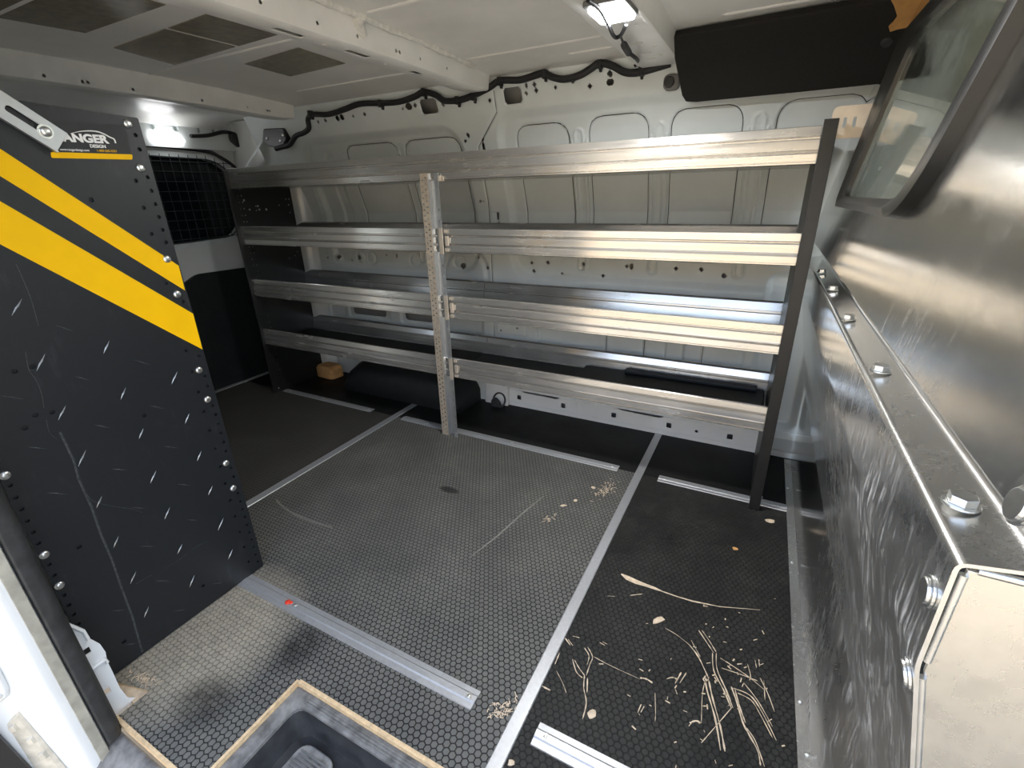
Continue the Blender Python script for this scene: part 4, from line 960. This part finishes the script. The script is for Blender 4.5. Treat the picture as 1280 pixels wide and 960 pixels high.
def sawdust(c, n, sx_, sy_, ang, label, l0=0.004, l1=0.014):
    k_ = MB(); x, y, _ = FL(*c)
    for _ in range(n):
        u = random.gauss(0, sx_); w = random.gauss(0, sy_); a = random.random()*PI; l = random.uniform(l0, l1)/2
        cx_ = x+u*math.cos(ang)-w*math.sin(ang); cy_ = y+u*math.sin(ang)+w*math.cos(ang); cv = random.uniform(-1, 1)*l*0.5
        pts = [(cx_-l*math.cos(a), cy_-l*math.sin(a), 0), (cx_-cv*math.sin(a), cy_+cv*math.cos(a), 0), (cx_+l*math.cos(a), cy_+l*math.sin(a), 0)]
        k_.ribbon(spline(pts, 3), random.uniform(0.0008, 0.0022), random.uniform(0.0002, 0.0015), 0.0006)
    o = k_.build('sawdust', M_WOOD); return tag(o, label, 'sawdust', None, 'stuff')
sawdust((757, 612), 70, 0.035, 0.012, 1.35, 'clump of pale sawdust and shavings left of the long floor strip, near the shelf')
sawdust((687, 649), 16, 0.016, 0.008, 0.9, 'small curl of pale shavings on the middle of the mat')
sawdust((631, 888), 60, 0.020, 0.012, 0.8, 'pale splinters and sawdust between the end of the ribbed strip and the long strip')
sawdust((180, 850), 50, 0.02, 0.006, 0.1, 'pale splinters on the bare plywood corner beside the striped panel')
# foam block and wheel-arch cover under the lowest shelf
k_ = MB(); c0 = P(410, 474, 'z', 0.0); cx_, cy_ = c0[0]-0.03, c0[1]+0.05
o1 = rounded([(cx_-.08, cy_-.045), (cx_+.07, cy_-.055), (cx_+.085, cy_+.04), (cx_-.06, cy_+.05)], 0.03, 4)
k_.sweep([[(x, y, 0.001) for x, y in o1], [(x, y, 0.06) for x, y in o1], [(cx_+(x-cx_)*.8, cy_+(y-cy_)*.8, 0.078) for x, y in o1]])
tag(k_.build('foam_block', M_BLOCK, bevel=0.004, smooth=40), 'orange-brown block lying in the dark under the lowest shelf', 'block')
k_ = MB(); L = []
for x, s_ in ((-2.38, 0.30), (-2.34, 0.75), (-2.24, 1.0), (-1.75, 1.0), (-1.65, 0.78), (-1.60, 0.3)):
    L.append([(x, 0.447, 0.0), (x, 0.24, 0.0), (x, 0.225, 0.10*s_), (x, 0.25, 0.155*s_), (x, 0.33, 0.19*s_), (x, 0.447, 0.21*s_)])
k_.sweep(L); tag(k_.build('wheel_arch_cover', M_BLACK, smooth=50), 'black wheel-arch cover on the floor behind the centre post', 'wheel arch cover')
# tie-down bracket and ring
td = thing('tie_down_ring', (-1.52, 0.40, 0.0), 'black tie-down ring on a white bracket at the foot of the far wall', 'tie-down')
k_ = MB(); k_.prism(rounded([(-1.56, 0.0), (-1.42, 0.0), (-1.42, 0.115), (-1.55, 0.125)], 0.01), 'y', 0.425, 0.446)
k_.build('bracket', M_WPAINT, td, bevel=0.004)
k_ = MB(); q0 = P(624, 500, 'y', 0.415)
ring = [(q0[0]+0.034*math.cos(a), 0.414+0.012*math.sin(a), q0[2]+0.036*math.sin(a)) for a in np.linspace(0, 2*PI, 28)]
k_.tube(ring, 0.005, 8); k_.build('ring', M_RUBBER, td, smooth=60)
k_ = MB(); k_.prism(rounded([(q0[0]-.040, q0[2]-.040), (q0[0]+.018, q0[2]-.040), (q0[0]+.010, q0[2]-.005), (q0[0]-.016, q0[2]+.018), (q0[0]-.040, q0[2]+.0)], 0.012), 'y', 0.396, 0.412); k_.build('cap', M_RUBBER, td, bevel=0.003)

# wiring harness along the top of the far wall
HP = [(345,186),(352,184),(362,181),(370,170),(380,166),(386,160),(385,149),(392,143),(410,143),(430,137),(450,130),(480,129),(500,127),(518,121),(530,115),(545,119),(556,126),(575,125),(592,119),(612,109),(625,101),(650,100),(670,94),(680,92),(692,97),(706,99),(725,94),(740,85),(750,79),(765,82),(780,90),(795,91),(815,86),(838,79)]
WH = thing('wiring_harness', P(590, 118, 'y', 0.285), 'thick black wiring harness clipped along the top of the far wall', 'wiring harness')
k_ = MB(); hp = spline([P(a, c, 'y', 0.272) for a, c in HP], 5); k_.tube(hp, 0.0118, 8); k_.build('cable', M_CABLE, WH, smooth=60)
for a, c in ((388,142),(530,115),(592,120),(625,101),(681,92),(750,79),(802,88),(572,125),(476,129)):
    p_ = P(a, c, 'y', 0.272); k_ = MB(); k_.box(p_[0]-.008, p_[0]+.008, 0.260, 0.285, p_[2]-.016, p_[2]+.012); k_.box(p_[0]-.004, p_[0]+.004, 0.275, 0.288, p_[2]-.024, p_[2]-.008); k_.build('cable_clip', M_CABLE, WH, bevel=0.002)
RH = thing('rear_cable', (-3.07, 0.0, 1.33), 'black cable with a grommet running above the rear door window', 'cable')
k_ = MB(); k_.tube(spline([P(a, c, 'x', -3.06) for a, c in ((238, 170), (250, 170), (262, 169), (280, 165), (295, 168), (315, 175), (328, 175))], 5), 0.009, 8); k_.build('cable', M_CABLE, RH, smooth=60)
k_ = MB(); pl2 = rounded([P(a, c, 'x', -3.05)[1:] for a, c in ((288, 167), (304, 167), (309, 186), (300, 185), (290, 176))], 0.012, 4); k_.prism(pl2, 'x', -3.075, -3.045); k_.build('grommet', M_RUBBER, RH, bevel=0.004)
# door check bracket and its strut at the rear corner
HB = thing('door_bracket', P(352, 170, 'y', 0.33), 'black bolted door bracket with a grey strap in the rear top corner', 'bracket')
k_ = MB(); pl2 = [(P(a, c, 'y', 0.315)[0], P(a, c, 'y', 0.315)[2]) for a, c in ((331, 161), (356, 160), (360, 173), (354, 186), (338, 183), (330, 176))]
k_.prism(rounded(pl2, 0.01), 'y', 0.305, 0.345); k_.build('housing', M_BLACKMET, HB, bevel=0.004)
for a, c in ((334, 173), (351, 176), (354, 169)):
    p_ = P(a, c, 'y', 0.305); k_ = MB(); k_.dome(p_, (0, -1, 0), 0.008, 0.006, 10); k_.build('bolt', M_ZINC, HB, smooth=50)
k_ = MB(); p0 = Vector(P(331, 170, 'y', 0.32)); p1 = Vector(P(305, 212, 'x', -2.98)); sd_ = Vector((0.0, 0.012, 0.018))
k_.loft([p0-sd_, p0+sd_, p0+sd_+Vector((.005, 0, 0)), p0-sd_+Vector((.005, 0, 0))], [p1-sd_, p1+sd_, p1+sd_+Vector((.005, 0, 0)), p1-sd_+Vector((.005, 0, 0))]); k_.build('strap', M_PAINT, HB)

# lamps
def lamp(name, c, label, axis, w, d):
    o = thing(name, c, label, 'lamp', 'lit interior lamps'); return o
L1 = thing('dome_lamp', (-0.715, -0.36, 1.39), 'lit square white lamp on the roof rib above the shelf', 'lamp', 'lit interior lamps')
zb_ = 1.391
k_ = MB(); k_.prism(rrect(-0.715, -0.352, 0.090, 0.120, 0.012), 'z', zb_-0.006, zb_+0.004); k_.build('housing', M_GREYPL, L1, bevel=0.002)
k_ = MB(); k_.prism(rrect(-0.715, -0.345, 0.078, 0.100, 0.012), 'z', zb_-0.013, zb_-0.006); k_.build('lens', M_LAMP, L1, bevel=0.003)
k_ = MB(); cp = [P(a, c, 'z', 1.375) for a, c in ((735, 0), (750, 12), (760, 30), (768, 46), (776, 44), (783, 30))]; k_.tube(spline(cp, 5), 0.0045, 7); k_.build('cable', M_CABLE, L1, smooth=60)
k_ = MB(); k_.tube(spline([P(a, c, 'z', 1.375) for a, c in ((776, 46), (780, 56), (786, 66))], 4), [0.003]*4+[0.009]*5, 8); k_.build('connector', M_CABLE, L1, smooth=60)
k_ = MB(); k_.tube(spline([P(786, 66, 'z', 1.372), P(796, 74, 'z', 1.37), P(797, 78, 'y', 0.23), P(793, 83, 'y', 0.25)], 5), 0.005, 7); k_.build('cable', M_CABLE, L1, smooth=60)
p_ = P(209, 172, 'x', RX+0.025)
L2 = thing('dome_lamp', p_, 'lit oval lamp above the rear door window', 'lamp', 'lit interior lamps')
pl2 = rounded([P(a, c, 'x', RX+0.022)[1:] for a, c in ((188, 164), (200, 163), (222, 168), (231, 178), (215, 181), (189, 177))], 0.014, 5)
k_ = MB(); k_.prism(pl2, 'x', RX+0.020, RX+0.040); k_.build('lens', M_LAMPR, L2, bevel=0.006)
# black felt cover at the top right, with clip; round sensor; brown paper
BT = thing('felt_cover', (-0.40, 0.2, 1.30), 'long black felt trim cover hanging below the roof at top right', 'trim cover')
k_ = MB()
def fz(t, x): return None
tl = P(841, 47, 'z', 1.425); tr2 = P(1150, -7, 'z', 1.425); b0 = P(858, 128, 'y', 0.285); b1 = P(1150, 101, 'y', 0.285)
def felt(px, py, t): # plane through the top edge and the bottom edge
    a = np.array(tl); u = np.array(tr2)-a; w = np.array(b0)-a; n = np.cross(u, w); n = n/np.linalg.norm(n); r = ray(px, py); tt = (n@(a-CAM))/(n@r); q_ = CAM+tt*r
    if n[1] > 0: n = -n
    return tuple(q_-n*t)
fo1 = [(841,46),(1000,18.5),(1150,-8),(1165,96),(1110,105),(1000,116),(870,128.5),(857,128),(852,120),(843,75)]
k_.loft([felt(a, c, 0.0) for a, c in fo1], [felt(a, c, 0.022) for a, c in fo1]); k_.build('cover', M_FELT, BT, bevel=0.005)
k_ = MB(); c0 = Vector(felt(1109, 52, 0.0)); c1 = Vector(felt(1109, 52, -0.006)); k_.cyl(c0, c1, 0.014, 0.012, 20); k_.cyl(c1, c1+(c1-c0)*0.3, 0.010, 0.009, 20); k_.build('push_clip', M_RUBBER, BT, bevel=0.001)
k_ = MB(); pp_ = [felt(a, c, -0.004) for a, c in ((1113,-4),(1118,5),(1122,18),(1117,25),(1111,31),(1113,38),(1122,35),(1132,33),(1146,28),(1160,10),(1172,-6))]
pp2 = [tuple(Vector(q_)+Vector((0, 0.0015, 0))) for q_ in pp_]; k_.loft(pp_, pp2)
tag(k_.build('paper_scrap', M_PAPER), 'torn brown masking paper hanging over the black felt cover', 'paper scrap')
SS = thing('round_sensor', P(837, 103, 'y', 0.315), 'small round black sensor in a grey mount left of the felt cover', 'sensor')
p_ = P(837, 103, 'y', 0.305)
k_ = MB(); k_.prism(rrect(p_[0]+0.006, p_[2], 0.050, 0.045, 0.018), 'y', p_[1]-0.008, p_[1]+0.02); k_.build('mount', M_GREYPL, SS, bevel=0.003)
k_ = MB(); k_.cyl((p_[0], p_[1]-0.006, p_[2]), (p_[0], p_[1]-0.014, p_[2]), 0.0175, 0.016, 22); k_.build('cap', M_RUBBER, SS, bevel=0.002)
# black tray lying on the lowest right shelf
k_ = MB(); k_.box(-0.98, -0.275, 0.12, 0.355, 0.301, 0.318); k_.box(-0.80, -0.30, 0.315, 0.352, 0.318, 0.334)
tag(k_.build('black_panel', M_BLACK, bevel=0.004), 'flat black plastic panel lying on the lowest right-hand shelf', 'panel')

# ================================================================== OUTSIDE
g_ = MB(); g_.box(-14, 14, -16, 6, -0.72, -0.62); struct(g_.build('ground', M_GROUND))
w_ = MB(); w_.box(-9, 9, -8.3, -8.0, -0.62, 2.3); struct(w_.build('wall_outside', M_STUCCO))

# ================================================================== LIGHT
world = bpy.data.worlds.new('world'); scene.world = world; world.use_nodes = True
nt = world.node_tree; bg = nt.nodes['Background']; sky = nt.nodes.new('ShaderNodeTexSky')
sky.sky_type = 'NISHITA'; sky.sun_disc = False; sky.sun_elevation = math.radians(52); sky.sun_rotation = math.radians(10); sky.air_density = 1.0; sky.dust_density = 2.0
hs_ = nt.nodes.new('ShaderNodeHueSaturation'); hs_.inputs['Saturation'].default_value = 0.65; nt.links.new(sky.outputs['Color'], hs_.inputs['Color']); nt.links.new(hs_.outputs['Color'], bg.inputs['Color']); bg.inputs['Strength'].default_value = 0.34
sd = bpy.data.lights.new('sun', 'SUN'); sd.energy = 2.5; sd.angle = math.radians(1.0); sd.color = (1.0, 0.97, 0.92)
so = bpy.data.objects.new('sun', sd); COL.objects.link(so)
so.rotation_euler = Vector((0.10, -0.60, -0.79)).to_track_quat('-Z', 'Y').to_euler()
def area(name, loc, d, w, h, e):
    l = bpy.data.lights.new(name, 'AREA'); l.shape = 'RECTANGLE'; l.size = w; l.size_y = h; l.energy = e
    o = bpy.data.objects.new(name, l); COL.objects.link(o); o.location = loc; o.rotation_euler = Vector(d).to_track_quat('-Z', 'Y').to_euler()
area('dome_light', (-0.715, -0.345, 1.375), (0, 0, -1), 0.07, 0.09, 4.2)

vs = scene.view_settings
vs.view_transform = 'Standard'; vs.look = 'None'; vs.gamma = 1.0; vs.use_curve_mapping = False
vs.exposure = 1.52
scene.cycles.max_bounces = 8; scene.cycles.diffuse_bounces = 5; scene.cycles.glossy_bounces = 6
try: scene.cycles.use_denoising = True
except Exception: pass
